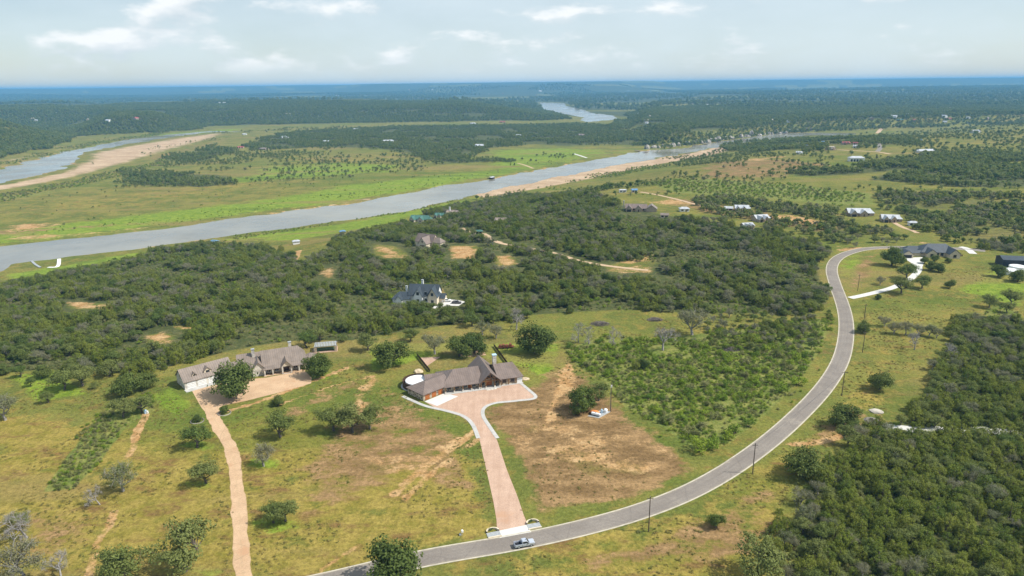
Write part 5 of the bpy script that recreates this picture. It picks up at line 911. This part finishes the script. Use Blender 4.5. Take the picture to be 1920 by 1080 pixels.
HAND = [
 (440, 742, 94, 'dense', 'huge round dark green live oak standing on the gravel court before the limestone garage'), (599, 704, 62, 'dense', 'dense live oak between the limestone house and its pavilion'), (522, 760, 28, 'dense', 'small lone oak on the slope below the limestone house court'),
 (626, 808, 70, 'oak', 'left trunk of the big oak clump left of the ranch drive'), (662, 810, 74, 'oak', 'middle trunk of the big oak clump left of the ranch drive'), (695, 804, 62, 'oak', 'right trunk of the big oak clump left of the ranch drive'), (370, 839, 62, 'oak', 'flat-topped oak beside the upper bend of the gravel lane'), (387, 906, 62, 'oak', 'domed oak midway along the gravel lane, on its scrub side'),
 (495, 874, 56, 'grey', 'sparse grey-topped oak between lane and oak clump'), (526, 820, 66, 'oak', 'spreading oak just above the sparse grey-topped one'), (513, 980, 58, 'oak', 'left half of the twin oak beside the straight gravel lane'), (536, 977, 58, 'oak', 'right half of the twin oak beside the straight gravel lane'), (231, 921, 74, 'grey', 'leaning grey oak at the lower end of the scrub strip'), (188, 946, 50, 'bare', 'small bare grey tree at the tip of the scrub strip'),
 (52, 1008, 72, 'bare', 'pale bare tree with crooked trunk in the dry grass'), (24, 1026, 52, 'bare', 'smaller bare tree beside the crooked bare one'), (36, 992, 46, 'oak', 'green oak tucked behind the bare trees'), (345, 1072, 130, 'oak', 'wide spreading oak beside the gravel lane at its lowest stretch'), (235, 1092, 105, 'oak', 'broad oak beside the faint orange footpath'), (45, 1092, 110, 'grey', 'broad grey-green oak below the pale bare trees'), (115, 1085, 70, 'bare', 'bare grey tree between two broad oaks'), (736, 1102, 128, 'dense', 'large leafy oak overhanging the road edge'),
 (690, 657, 46, 'oak', 'small oak at the meadow edge behind the round live oak'), (733, 688, 74, 'dense', 'round dense live oak on the lawn left of the ranch house'), (815, 664, 52, 'grey', 'thin tall oak on the lawn above the patio wedge'), (862, 668, 56, 'dense', 'left of two oaks shading the ranch house back yard'), (890, 662, 56, 'dense', 'right of two oaks shading the ranch house back yard'), (1003, 662, 76, 'dense', 'broad dark oak over the rusty trailer'), (968, 618, 46, 'bare', 'grey bare tree behind the broad dark oak'), (930, 634, 34, 'grey', 'small thin tree on the grass behind the ranch chimney'), (905, 628, 36, 'grey', 'small thin tree in the grass near the cedar edge behind the ranch house'),
 (885, 612, 38, 'oak', 'little oak at the cedar edge behind the ranch house'), (770, 640, 36, 'oak', 'little oak at the meadow edge above the round live oak'), (1085, 642, 42, 'bare', 'left of two bare trees beside the brush pile'), (1104, 645, 38, 'bare', 'right of two bare trees beside the brush pile'), (1150, 642, 40, 'bare', 'bare fan-shaped tree standing alone at the scrub edge'), (1243, 657, 66, 'bare', 'wide bare grey tree in the scrub'), (1298, 628, 70, 'grey', 'wide greyish thicket tree near the brush pile'), (1090, 772, 66, 'dense', 'dense oak beside the equipment pad'), (1122, 752, 50, 'oak', 'oak behind the equipment pad'),
 (1672, 498, 50, 'dense', 'big oak on the bank between road bend and slate-roofed house'), (1690, 550, 46, 'oak', 'oak overhanging the white drive on its field side'), (1728, 541, 36, 'oak', 'slim oak where the white drive bends'), (1650, 534, 22, 'grey', 'thin sapling on the bank inside the white drive'), (1700, 522, 40, 'oak', 'oak on the inner side of the white drive'), (1745, 507, 26, 'dense', 'left of the trees in the slate-roofed house front garden'), (1760, 510, 24, 'dense', 'right of the trees in the slate-roofed house front garden'), (1733, 494, 18, 'dense', 'small tree at the slate-roofed house garage'), (1752, 490, 18, 'dense', 'small tree against the slate-roofed house front'), (1778, 493, 14, 'dense', 'small clipped tree at the corner of the slate-roofed house'),
 (1646, 561, 14, 'dense', 'tiny tree beside the white drive near the road'), (1781, 540, 23, 'dense', 'small round tree alone on the lawn below the slate-roofed house'), (1872, 519, 32, 'dense', 'left of two dark oaks before the white tanks'), (1908, 528, 34, 'dense', 'right of two dark oaks before the white tanks'), (1854, 577, 36, 'oak', 'oak at the stony edge of the mown field'), (1896, 572, 42, 'oak', 'larger oak at the edge of the mown field'), (1888, 586, 28, 'oak', 'small oak below the larger field-edge oak'), (1618, 623, 30, 'dense', 'small dark tree crowding the utility pole at the kerb'), (1650, 730, 50, 'dense', 'dark round cedar-like tree alone on the outer slope of the bend'),
 (1658, 612, 26, 'grey', 'first of the row of thin grey trees beyond the bend'), (1676, 626, 30, 'grey', 'second of the row of thin grey trees beyond the bend'), (1698, 628, 34, 'grey', 'third of the row of thin grey trees beyond the bend'), (1722, 630, 30, 'grey', 'fourth of the row of thin grey trees beyond the bend'), (1742, 630, 30, 'grey', 'fifth of the row of thin grey trees beyond the bend'), (1756, 634, 26, 'grey', 'last of the row of thin grey trees beyond the bend'), (1714, 656, 46, 'bare', 'low bare tree below the row of thin grey trees'), (1775, 672, 40, 'bare', 'bare grey tree at the corner of the cedar wood'),
 (1580, 800, 62, 'dense', 'broad dark oak beside the pale rock outcrops'), (1505, 892, 84, 'dense', 'wide oak at the foot of the dirt entrance on the outer side of the road'), (1590, 836, 52, 'oak', 'oak across the dirt entrance from the wide one'), (1342, 988, 40, 'dense', 'small dense bush-like tree on the verge below the road'), (1420, 1085, 112, 'oak', 'large oak at the lower edge of the outer verge'), (1575, 975, 20, 'shrub', 'bright shrub at the tip of the cedar wood'),
 (80, 709, 36, 'dense', 'bright bushy oak at the meadow edge left of the oak grove'), (122, 731, 56, 'oak', 'left oak of the grove beside the limestone garage meadow'), (155, 724, 60, 'oak', 'middle oak of the grove beside the limestone garage meadow'), (205, 706, 44, 'oak', 'right oak of the grove beside the limestone garage meadow'), (240, 740, 60, 'dense', 'dark oak left of the limestone garage'), (275, 728, 44, 'dense', 'dark oak hard against the limestone garage meadow'), (232, 782, 52, 'oak', 'oak at the head of the scrub strip'), (266, 774, 46, 'oak', 'oak beside the blue well head'), (10, 788, 66, 'grey', 'grey-green oak standing alone in the far left meadow'), (575, 652, 44, 'oak', 'oak behind the pavilion'), (600, 640, 36, 'oak', 'oak at the meadow edge behind the pavilion'),
 (421, 775, 20, 'dense', 'clipped round shrub in the stone bed on the court side of the lane mouth'), (370, 790, 20, 'dense', 'clipped round shrub in the stone bed on the meadow side of the lane mouth'), (1310, 848, 62, 'shrub', 'biggest bright green bush at the lower tip of the scrub'), (1335, 838, 46, 'shrub', 'vivid green bush close beside the biggest one'), (1362, 822, 40, 'shrub', 'vivid green bush third from the lower tip of the scrub along the road'), (1380, 812, 44, 'shrub', 'bright green bush beside the road above the biggest one'), (1402, 800, 34, 'shrub', 'smaller bright bush next to the road in the scrub'), (1490, 722, 44, 'shrub', 'bright green bush at the road edge of the upper scrub'), (1465, 733, 40, 'shrub', 'bright green bush just inside the upper scrub edge'), (1198, 998, 12, 'sage', 'tiny grey-green bush beside the roadside pole'),
]
occ = []
for px, py, wpx, kd, lb in HAND:
    g = G(px, py); wd = {'shrub': 6.0, 'sage': 6.0, 'cedar': 5.4, 'bare': 6.6}.get(kd, 7.2); tree(kd, g[0], g[1], wpx / pxm(g) / wd, lb); occ.append((g[0], g[1], wpx / pxm(g) * .42))
for px, py in ((370, 790), (421, 775)):
    g = G(px, py); m = MB(); n = 22
    for k in range(n):
        a = 6.283 * k / n; Mx = Matrix.Translation((2.3 * math.cos(a), 2.3 * math.sin(a), 0)) @ Matrix.Rotation(a, 4, 'Z'); m.box(-.13, .13, -.32, .32, 0, .25 + .06 * random.random(), Mx)
    o = m.build('stone_bed', M['rubble']); o.location = (g[0], g[1], H(*g)); tag(o, 'ring of edging stones round the shrub on the %s side of the lane mouth' % ('court' if px > 400 else 'meadow'), 'stone ring')

# where scattered trees must not stand
AVOID = [GP(p) for p in ([(930, 1000), (920, 940), (900, 850), (892, 815), (870, 786), (820, 775), (780, 755), (835, 738), (975, 715), (1010, 747), (960, 757), (912, 770), (917, 790), (938, 825), (955, 880), (975, 930), (990, 975), (1000, 995)], [(350, 735), (372, 728), (500, 705), (570, 690), (590, 709), (585, 722), (460, 756), (412, 768), (405, 780), (385, 782)],[(740, 735), (800, 775), (1010, 755), (980, 700), (905, 640), (790, 660)], [(310, 740), (380, 790), (600, 725), (660, 650), (570, 640), (330, 690)], [(752, 574), (800, 580), (880, 590), (880, 560), (840, 545), (752, 548)], [(1670, 500), (1820, 500), (1820, 462), (1670, 462)], [(770, 472), (830, 472), (835, 440), (775, 440)], [(832, 494), (908, 494), (908, 456), (836, 456)], [(765, 424), (835, 416), (832, 402), (765, 405)], [(1160, 402), (1270, 418), (1270, 385), (1160, 380)], [(858, 432), (870, 424), (940, 452), (930, 462)],
    [(905, 468), (985, 478), (985, 512), (915, 508)], [(1115, 490), (1245, 490), (1245, 526), (1125, 522)], [(925, 444), (995, 458), (990, 470), (930, 462)], [(685, 450), (765, 456), (785, 496), (690, 494)], [(585, 498), (645, 496), (645, 536), (592, 540)], [(1060, 478), (1110, 486), (1100, 500), (1060, 492)], [(820, 560), (850, 536), (845, 560)], [(1225, 462), (1250, 470), (1240, 486), (1220, 480)], [(95, 558), (225, 562), (240, 598), (110, 594)], [(258, 622), (345, 612), (345, 656), (262, 658)], [(540, 470), (575, 472), (570, 500), (545, 500)], [(1580, 425), (1700, 432), (1700, 398), (1580, 388)], [(1375, 432), (1425, 432), (1450, 420), (1450, 405), (1375, 412)], [(1350, 402), (1420, 402), (1420, 388), (1350, 385)], [(1270, 402), (1300, 402), (1300, 388), (1270, 388)], [(1400, 400), (1490, 402), (1560, 420), (1550, 425), (1440, 412)], [(1850, 520), (1940, 540), (1940, 490), (1870, 490)])]
lines = [(mid, 4.6), (catmull(GP([(396, 755), (398, 775), (412, 805), (432, 840), (440, 870), (446, 930), (450, 1000), (456, 1085), (458, 1120)]), 10), 2.7)] + [(catmull(GP(p), 6), wv) for p, wv in (([(866, 428), (885, 435), (910, 440), (935, 455), (990, 465), (1040, 475), (1090, 490), (1150, 500), (1215, 507)], 8.5), ([(1660, 803), (1720, 807), (1790, 807), (1850, 808), (1925, 816)], 2.3), ([(1290, 420), (1340, 425), (1395, 433)], 4), ([(1594, 560), (1640, 549), (1690, 534), (1720, 515), (1724, 500), (1716, 487)], 4.5))]
occ = np.array(occ)
hpos = np.array([(o.location.x, o.location.y) for o in C.objects if o.type == 'EMPTY' and o.parent is None and o.get('category') in ('house', 'barn', 'shed', 'cabin', 'garage', 'trailer', 'outbuilding', 'dock', 'boathouse')])
def keep(x, y):
    m = np.ones(len(x), bool)
    wob = (fbm(x / 14 + 2, y / 14, 3) - .5) * 18
    for i_, p in enumerate(AVOID): m &= sdist(p, x, y, 12) + (wob if i_ > 6 else 0) < 1
    for l, d in lines:
        for q in l[::1]: m &= (x - q[0]) ** 2 + (y - q[1]) ** 2 > d * d
    for ox, oy, r_ in occ: m &= (x - ox) ** 2 + (y - oy) ** 2 > r_ * r_
    for hx, hy in hpos: m &= (x - hx) ** 2 + (y - 3 - hy) ** 2 > 9.5 ** 2
    for wp in (water_main, water_left, water_far): m &= sdist(wp, x, y, 30) < -6
    return m
PTS = {k: [] for k in NVAR}
def scatter(pts, sp, mix, smin, smax, gap=.0, gscale=40., seed=1, world=None, edge=0):
    """jittered stand of trees inside an outline; gap > 0 opens clearings"""
    rg = np.random.default_rng(seed); p = GP(pts) if world is None else world; a, b_ = p.min(0), p.max(0); nx, ny = int((b_[0] - a[0]) / sp) + 1, int((b_[1] - a[1]) / sp) + 1
    X, Y = np.meshgrid(np.arange(nx), np.arange(ny)); x = a[0] + (X.ravel() + rg.uniform(-.45, .45, X.size)) * sp; y = a[1] + (Y.ravel() + rg.uniform(-.45, .45, X.size)) * sp
    d = sdist(p, x, y); m = (d > edge + (fbm(x / (sp * 7) + 3, y / (sp * 7), 4) - .42) * sp * (9 if sp > 5.5 else 5)) & (fbm(x / gscale + seed, y / gscale, 3) > gap) & (np.abs(np.arctan2(x, y)) < R(47)); x, y = x[m], y[m]; m = keep(x, y); x, y = x[m], y[m]
    ks = list(mix); pr = np.array([mix[k] for k in ks], float); u = fbm(x / 28 + 5, y / 28 + seed, 3) * .55 + rg.random(len(x)) * .45; u = np.argsort(np.argsort(u)) / max(len(u), 1); ch = np.searchsorted(np.cumsum(pr / pr.sum()), u)
    for i, k in enumerate(ks):
        q = ch == i
        if q.any(): PTS[k].append(np.stack([x[q], y[q], rg.uniform(smin, smax, q.sum())], -1))
W = WOOD
scatter(None, 58, dict(faroak=.7, farcedar=.3), 3.0, 4.6, .40, 900, 91, world=np.array([(-6500, 5200), (-900, 5000), (600, 4300), (700, 3600), (3600, 3600), (9500, 9000), (9500, 11500), (-9000, 11500)]))
scatter(W['mid'], 4.5, dict(cedar=.40, oak=.34, grey=.18, dense=.08), .40, 1.18, .40, 26, 11, edge=-3)
scatter(W['right'], 3.3, dict(cedar=.56, oak=.26, grey=.15, dense=.03), .36, 1.0, .20, 16, 12, edge=-3)
scatter(W['mid'], 3.6, dict(sage=.7, shrub=.3), .25, .7, .30, 22, 17); scatter(W['right'], 3.0, dict(sage=.75, shrub=.25), .25, .65, .25, 18, 18)
scatter(W['rt'], 5, dict(cedar=.5, grey=.5), .7, 1.1, .2, 25, 13); scatter(W['rm3'], 5.6, dict(faroak=.45, fargrey=.3, farcedar=.25), .6, 1.3, .33, 50, 14, edge=-12); scatter(W['rm4'], 5.8, dict(faroak=.5, fargrey=.3, farcedar=.2), .6, 1.25, .34, 40, 15, edge=-12)
for k, sp, gp in (('penin', 9, .42), ('penin2', 9, .36), ('penin3', 10, .4), ('penin4', 9, .4), ('rm1', 7, .36), ('rm2', 7, .38), ('town', 9, .40)): scatter(W[k], sp, dict(faroak=.7, farcedar=.3), .8, 1.6, gp, 70, 20 + len(k) + int(sp))
for k, sp, gp, ed in (('D', 13, .34, -70), ('A', 8.5, .2, 0), ('B', 10.5, .2, 0), ('C', 14, .30, 0)): scatter(W[k], sp, dict(faroak=.6, farcedar=.4), 1.0 + sp / 34, 1.5 + sp / 20, gp, 160, 40 + int(sp), edge=ed)
for p, sp, mix, a0, a1, gp in (([(450, 345), (480, 285), (790, 300), (800, 325), (640, 335)], 26, dict(faroak=1), .7, 1.3, .5), ([(100, 338), (330, 278), (440, 258), (420, 250), (250, 285), (140, 320)], 17, dict(faroak=.4, shrub=.6), .4, 1.0, .50), ([(920, 300), (1060, 285), (1040, 296), (930, 310)], 22, dict(faroak=1), .7, 1.1, .45),
                              ([(1280, 300), (1480, 300), (1600, 300), (1500, 318), (1300, 332)], 24, dict(faroak=1), .6, 1.1, .52), ([(1600, 290), (1960, 262), (1960, 300), (1700, 312)], 24, dict(faroak=1), .8, 1.3, .46), ([(1640, 250), (1960, 228), (1960, 260), (1660, 262)], 42, dict(faroak=1), .9, 1.5, .5), ([(1095, 352), (1250, 345), (1290, 375), (1230, 382), (1100, 368)], 13, dict(faroak=.6, farcedar=.4), 1.0, 1.5, .44),
                              ([(1250, 372), (1400, 385), (1560, 415), (1530, 440), (1380, 420)], 13, dict(faroak=.6, fargrey=.4), .6, 1.0, .48), ([(1550, 470), (1690, 455), (1690, 440), (1560, 440)], 11, dict(oak=.6, grey=.4), .6, 1.0, .42), ([(0, 400), (300, 372), (600, 345), (600, 330), (300, 352), (0, 380)], 40, dict(faroak=1), .35, .6, .55), ([(0, 700), (120, 690), (260, 705), (180, 745), (60, 745)], 13, dict(oak=.6, grey=.4), .6, .95, .5), ([(560, 690), (1060, 640), (1060, 590), (860, 612), (640, 645)], 15, dict(oak=.5, grey=.5), .35, .75, .56)):
    scatter(p, sp, mix, a0, a1, gp, 70, int(sp * 3 + a0 * 10))
for i, (p, sp, mix, a0, a1, gp) in enumerate((([(180, 345), (330, 300), (470, 275), (640, 272), (640, 286), (480, 300), (420, 322), (250, 352)], 12, dict(faroak=.8, farcedar=.2), .7, 1.2, .43), ([(-60, 372), (100, 345), (250, 312), (340, 286), (310, 312), (180, 346), (-60, 390)], 7, dict(shrub=.5, sage=.5), .5, 1.1, .36), ([(0, 318), (150, 280), (300, 255), (420, 243), (300, 248), (140, 271), (0, 303)], 9, dict(shrub=.5, sage=.5), .6, 1.1, .42),
        ([(1640, 262), (1960, 240), (1960, 285), (1740, 290), (1650, 282)], 16, dict(faroak=1), .8, 1.4, .47), ([(1230, 300), (1340, 284), (1450, 290), (1560, 292), (1620, 302), (1480, 308), (1300, 320)], 12, dict(faroak=1), .6, 1.1, .46), ([(1140, 322), (1280, 300), (1400, 275), (1450, 268), (1330, 297), (1150, 334), (1000, 356), (900, 372)], 7, dict(shrub=.6, sage=.4), .5, 1., .42), ([(980, 350), (1280, 330), (1300, 372), (1200, 375), (1000, 365)], 10, dict(shrub=.4, sage=.3, faroak=.3), .5, .9, .46),
        ([(0, 440), (640, 372), (640, 330), (440, 350), (0, 395)], 27, dict(shrub=.5, sage=.5), .3, .8, .50), ([(640, 372), (920, 330), (1200, 282), (1150, 285), (900, 318), (640, 340)], 20, dict(shrub=.6, sage=.4), .35, .8, .50), ([(1560, 335), (1960, 350), (1960, 310), (1640, 325)], 14, dict(faroak=.8, shrub=.2), .7, 1.2, .46), ([(1480, 360), (1660, 345), (1900, 362), (1700, 372), (1660, 400), (1560, 392)], 12, dict(shrub=.5, faroak=.5), .5, 1.0, .46))): scatter(p, sp, mix, a0, a1, gp, 75, 110 + i)
for i, (p, sp) in enumerate((([(440, 350), (470, 282), (800, 290), (830, 318), (640, 335)], 15), ([(1000, 300), (1200, 275), (1160, 288), (900, 320), (830, 325)], 15), ([(1240, 330), (1480, 300), (1640, 312), (1480, 340), (1300, 352)], 14), ([(1600, 300), (1960, 255), (1960, 320), (1700, 325)], 14), ([(150, 262), (640, 236), (640, 242), (450, 250), (260, 262)], 16), ([(1640, 250), (1960, 225), (1960, 245), (1680, 262)], 20))): scatter(p, sp, dict(faroak=.7, farcedar=.15, fargrey=.15), .45, 1.25, .53, 45, 160 + i)
scatter([(1195, 262), (1240, 279), (1320, 269), (1430, 253), (1520, 245), (1520, 236), (1300, 248)], 10, dict(faroak=.6, farcedar=.4), 1.0, 1.6, .36, 60, 175, edge=-12)
scatter(SCRUB['main'], 1.9, dict(sage=.35, shrub=.65), .14, .55, .28, 20, 61); scatter(SCRUB['main'], 5, dict(sage=.3, shrub=.7), .45, 1.1, .47, 17, 69); scatter([(1200, 640), (1330, 612), (1480, 598), (1562, 596), (1548, 650), (1480, 670), (1330, 660)], 5.5, dict(grey=.25, oak=.35, sage=.4), .3, .7, .48, 16, 76); scatter([(1040, 640), (1330, 610), (1570, 590), (1555, 660), (1510, 720), (1380, 835), (1290, 865), (1160, 775)], 5.5, dict(sage=.5, shrub=.5), .18, .5, .48, 16, 68); scatter(SCRUB['main'], 9, dict(shrub=.8, dense=.1, cedar=.1), .55, .95, .42, 25, 62); scatter(SCRUB['left'], 1.7, dict(sage=.6, shrub=.4), .18, .5, .2, 14, 63); scatter(SCRUB['valley'], 6, dict(shrub=.6, sage=.4), .5, 1.0, .35, 60, 64); scatter(SCRUB['rline'], 3, dict(sage=.6, shrub=.4), .2, .5, .35, 20, 65)
scatter([(1250, 640), (1330, 590), (1550, 575), (1562, 610), (1480, 640)], 7, dict(grey=.4, oak=.3, cedar=.3), .4, .8, .42, 30, 66)
scatter([(1050, 700), (1100, 645), (1300, 620), (1300, 700), (1200, 760)], 3.4, dict(sage=.8, shrub=.2), .12, .3, .3, 20, 67)
for i, p in enumerate(([(420, 455), (640, 420), (760, 400), (880, 372), (870, 368), (640, 415), (440, 442)], [(180, 492), (440, 446), (430, 458), (230, 492)])): scatter(p, 5, dict(shrub=.7, sage=.3), .3, .7, .35, 40, 70 + i)
scatter([(0, 455), (300, 425), (640, 380), (900, 338), (900, 330), (640, 360), (300, 405), (0, 430)], 11, dict(shrub=1), .25, .6, .45, 60, 72)

LM['tuft'] = leafmat('weed_leaves', ((.215, .200, .060), (.300, .245, .090), (.175, .185, .052))); NVAR['tuft'] = 3; COMB['tuft'] = []; PTS['tuft'] = []
for i in range(3):
    rg = np.random.default_rng(900 + i); T = rg.normal(0, .34, (5, 3)) * [1, 1, .1] + [0, 0, .16]; v, f = leaves(rg, T, rg.uniform(.22, .4, 5), 14, .13, np.array([0, 0, -.3]), .5, .7); COMB['tuft'].append(bpy.data.objects.new('scatter_tuft', fastmesh('tuft', v, f, [LM['tuft']])))
for i, (p, sp, gp) in enumerate((([(-60, 700), (560, 690), (1050, 620), (1060, 660), (930, 720), (1010, 760), (920, 800), (980, 980), (780, 1030), (500, 1120), (-60, 1120)], 2.3, .46), ([(930, 820), (1040, 690), (1180, 770), (1300, 860), (1240, 920), (1010, 985)], 3.4, .56), ([(800, 1075), (1280, 955), (1500, 800), (1610, 640), (1620, 560), (1780, 600), (1720, 760), (1480, 960), (1500, 1110), (800, 1130)], 2.3, .45), ([(1600, 560), (1960, 620), (1960, 500), (1750, 500)], 3.2, .5), ([(1050, 600), (1500, 590), (1250, 640), (1060, 650)], 2.6, .42))): scatter(p, sp, dict(tuft=1), .35, 1.15, gp + .03, 14, 140 + i)
DESC = dict(oak='green-grey oak', dense='dark leafy oak', grey='thin grey-crowned oak', cedar='olive green cedar', shrub='bright green shrub', sage='grey-green bush')
blue = G(792, 568)
def zone(kd, x, y):
    """which stand a tree belongs to, told by what it grows beside"""
    if x > 75 and y < 335 and x > .42 * y - 5: return 'in the wood on the outer side of the road bend' if y > 222 else 'in the wood below the white drive'
    if kd in ('shrub', 'sage'): return 'in the narrow scrub strip beside the limestone garage' if x < -60 and y < 300 else ('in the wide scrub inside the road bend' if y < 420 else 'along the river bank')
    if y > 520: return 'in the wood nearest the river'
    if x < blue[0] - 25: return 'in the wood behind the limestone house'
    if x < 70: return 'in the wood round the blue gabled house'
    return 'in the wood along the inner side of the climbing road'
LIM = dict(cedar=300, oak=220, grey=220, dense=90, shrub=180, sage=200)
def stuff(name, kd, arr):
    me = bpy.data.meshes.new(name); n = len(arr); z = Hn(arr[:, 0], arr[:, 1]); me.vertices.add(n); me.vertices.foreach_set('co', np.stack([arr[:, 0], arr[:, 1], z], -1).astype(np.float32).ravel()); rg = np.random.default_rng(n)
    for nme, typ, dat in (('siz', 'FLOAT_VECTOR', np.stack([arr[:, 2], arr[:, 2], arr[:, 2] * rg.uniform(.85, 1.2, n)], -1)), ('rot', 'FLOAT_VECTOR', np.stack([rg.normal(0, .06, n), rg.normal(0, .06, n), rg.uniform(0, 6.28, n)], -1))): a = me.attributes.new(nme, typ, 'POINT'); a.data.foreach_set('vector', dat.astype(np.float32).ravel())
    a = me.attributes.new('var', 'INT', 'POINT'); a.data.foreach_set('value', rg.integers(0, NVAR[kd], n).astype(np.int32))
    o = bpy.data.objects.new(name, me); link(o); tag(o, kind='stuff'); col_ = bpy.data.collections.new('kinds_' + kd)
    for q in COMB[kd]: col_.objects.link(q)
    ng = bpy.data.node_groups.new('stand_' + kd, 'GeometryNodeTree'); ng.interface.new_socket('Geometry', in_out='INPUT', socket_type='NodeSocketGeometry'); ng.interface.new_socket('Geometry', in_out='OUTPUT', socket_type='NodeSocketGeometry'); nn_ = ng.nodes; L_ = ng.links
    gi, go = nn_.new('NodeGroupInput'), nn_.new('NodeGroupOutput'); ip = nn_.new('GeometryNodeInstanceOnPoints'); ci = nn_.new('GeometryNodeCollectionInfo'); ci.inputs[0].default_value = col_; ci.inputs['Separate Children'].default_value = True; ci.inputs['Reset Children'].default_value = True
    def na(nm_, ty): q = nn_.new('GeometryNodeInputNamedAttribute'); q.data_type = ty; q.inputs['Name'].default_value = nm_; return q.outputs[0]
    L_.new(gi.outputs[0], ip.inputs['Points']); L_.new(ci.outputs[0], ip.inputs['Instance']); ip.inputs['Pick Instance'].default_value = True; L_.new(na('var', 'INT'), ip.inputs['Instance Index']); L_.new(na('siz', 'FLOAT_VECTOR'), ip.inputs['Scale']); L_.new(na('rot', 'FLOAT_VECTOR'), ip.inputs['Rotation']); L_.new(ip.outputs[0], go.inputs[0])
    md = o.modifiers.new('stand', 'NODES'); md.node_group = ng
    return o
SN = dict(tuft=('weed_tufts', 'low weeds and grass tufts dotted over the meadows'), cedar=('cedar_wood', 'dense olive cedar wood filling the slopes'), oak=('oak_wood', 'green-grey oaks mixed through the woods'), grey=('thin_oak_wood', 'thin grey oaks mixed through the woods'), dense=('dark_oak_wood', 'dark leafy oaks mixed through the woods'), shrub=('shrubs', 'bright green shrubs and riverside growth'), sage=('low_scrub', 'low grey-green scrub covering the ground'), faroak=('distant_oak_wood', 'distant oaks across the valley'), farcedar=('distant_cedar_wood', 'distant cedars across the valley'), fargrey=('distant_grey_wood', 'distant thin grey trees'), bare=('bare_wood', 'bare trees'))
ntot = 0
for kd, arrs in PTS.items():
    if not arrs: continue
    arr = np.concatenate(arrs); ntot += len(arr)
    if kd in LIM:
        vis = np.abs(arr[:, 0] / (arr[:, 1] * math.cos(PITCH) + 34)) < 930 / F; vis &= arr[:, 1] > 150; dist = np.sqrt(arr[:, 0] ** 2 + arr[:, 1] ** 2 + CZ ** 2); key = np.where(vis, arr[:, 2] / dist, 0); od = np.argsort(-key); n = min(LIM[kd], int(vis.sum())); big, arr = arr[od[:n]], arr[od[n:]]
        q1, q2 = np.quantile(big[:, 2], (.33, .67))
        for x, y, s in big: lb = ('small ' if s < q1 else 'tall ' if s > q2 else 'middling ') + DESC[kd] + ' ' + zone(kd, x, y); tree(kd, x, y, s, lb, lb.replace(DESC[kd], DESC[kd] + ('es' if kd == 'sage' else 's')), random.uniform(.88, 1.15))
    if len(arr): o = stuff(SN[kd][0], kd, arr); o['label'] = SN[kd][1]
print('TREES', ntot, COUNT)

# ------------------------------------------------------------------ haze: a closed body of air over the whole land
hm = bpy.data.materials.new('haze_air'); hm.use_nodes = True; t = hm.node_tree; t.nodes.clear(); pv = N(t, 'ShaderNodeVolumePrincipled'); pv.inputs['Color'].default_value = (.19, .55, .95, 1); pv.inputs['Density'].default_value = 7.8e-5; pv.inputs['Anisotropy'].default_value = .0
t.links.new(pv.outputs[0], N(t, 'ShaderNodeOutputMaterial').inputs['Volume'])
o = MB().box(-78000, 78000, -78000, 78000, -60, 171).build('haze', hm); tag(o, kind='stuff')
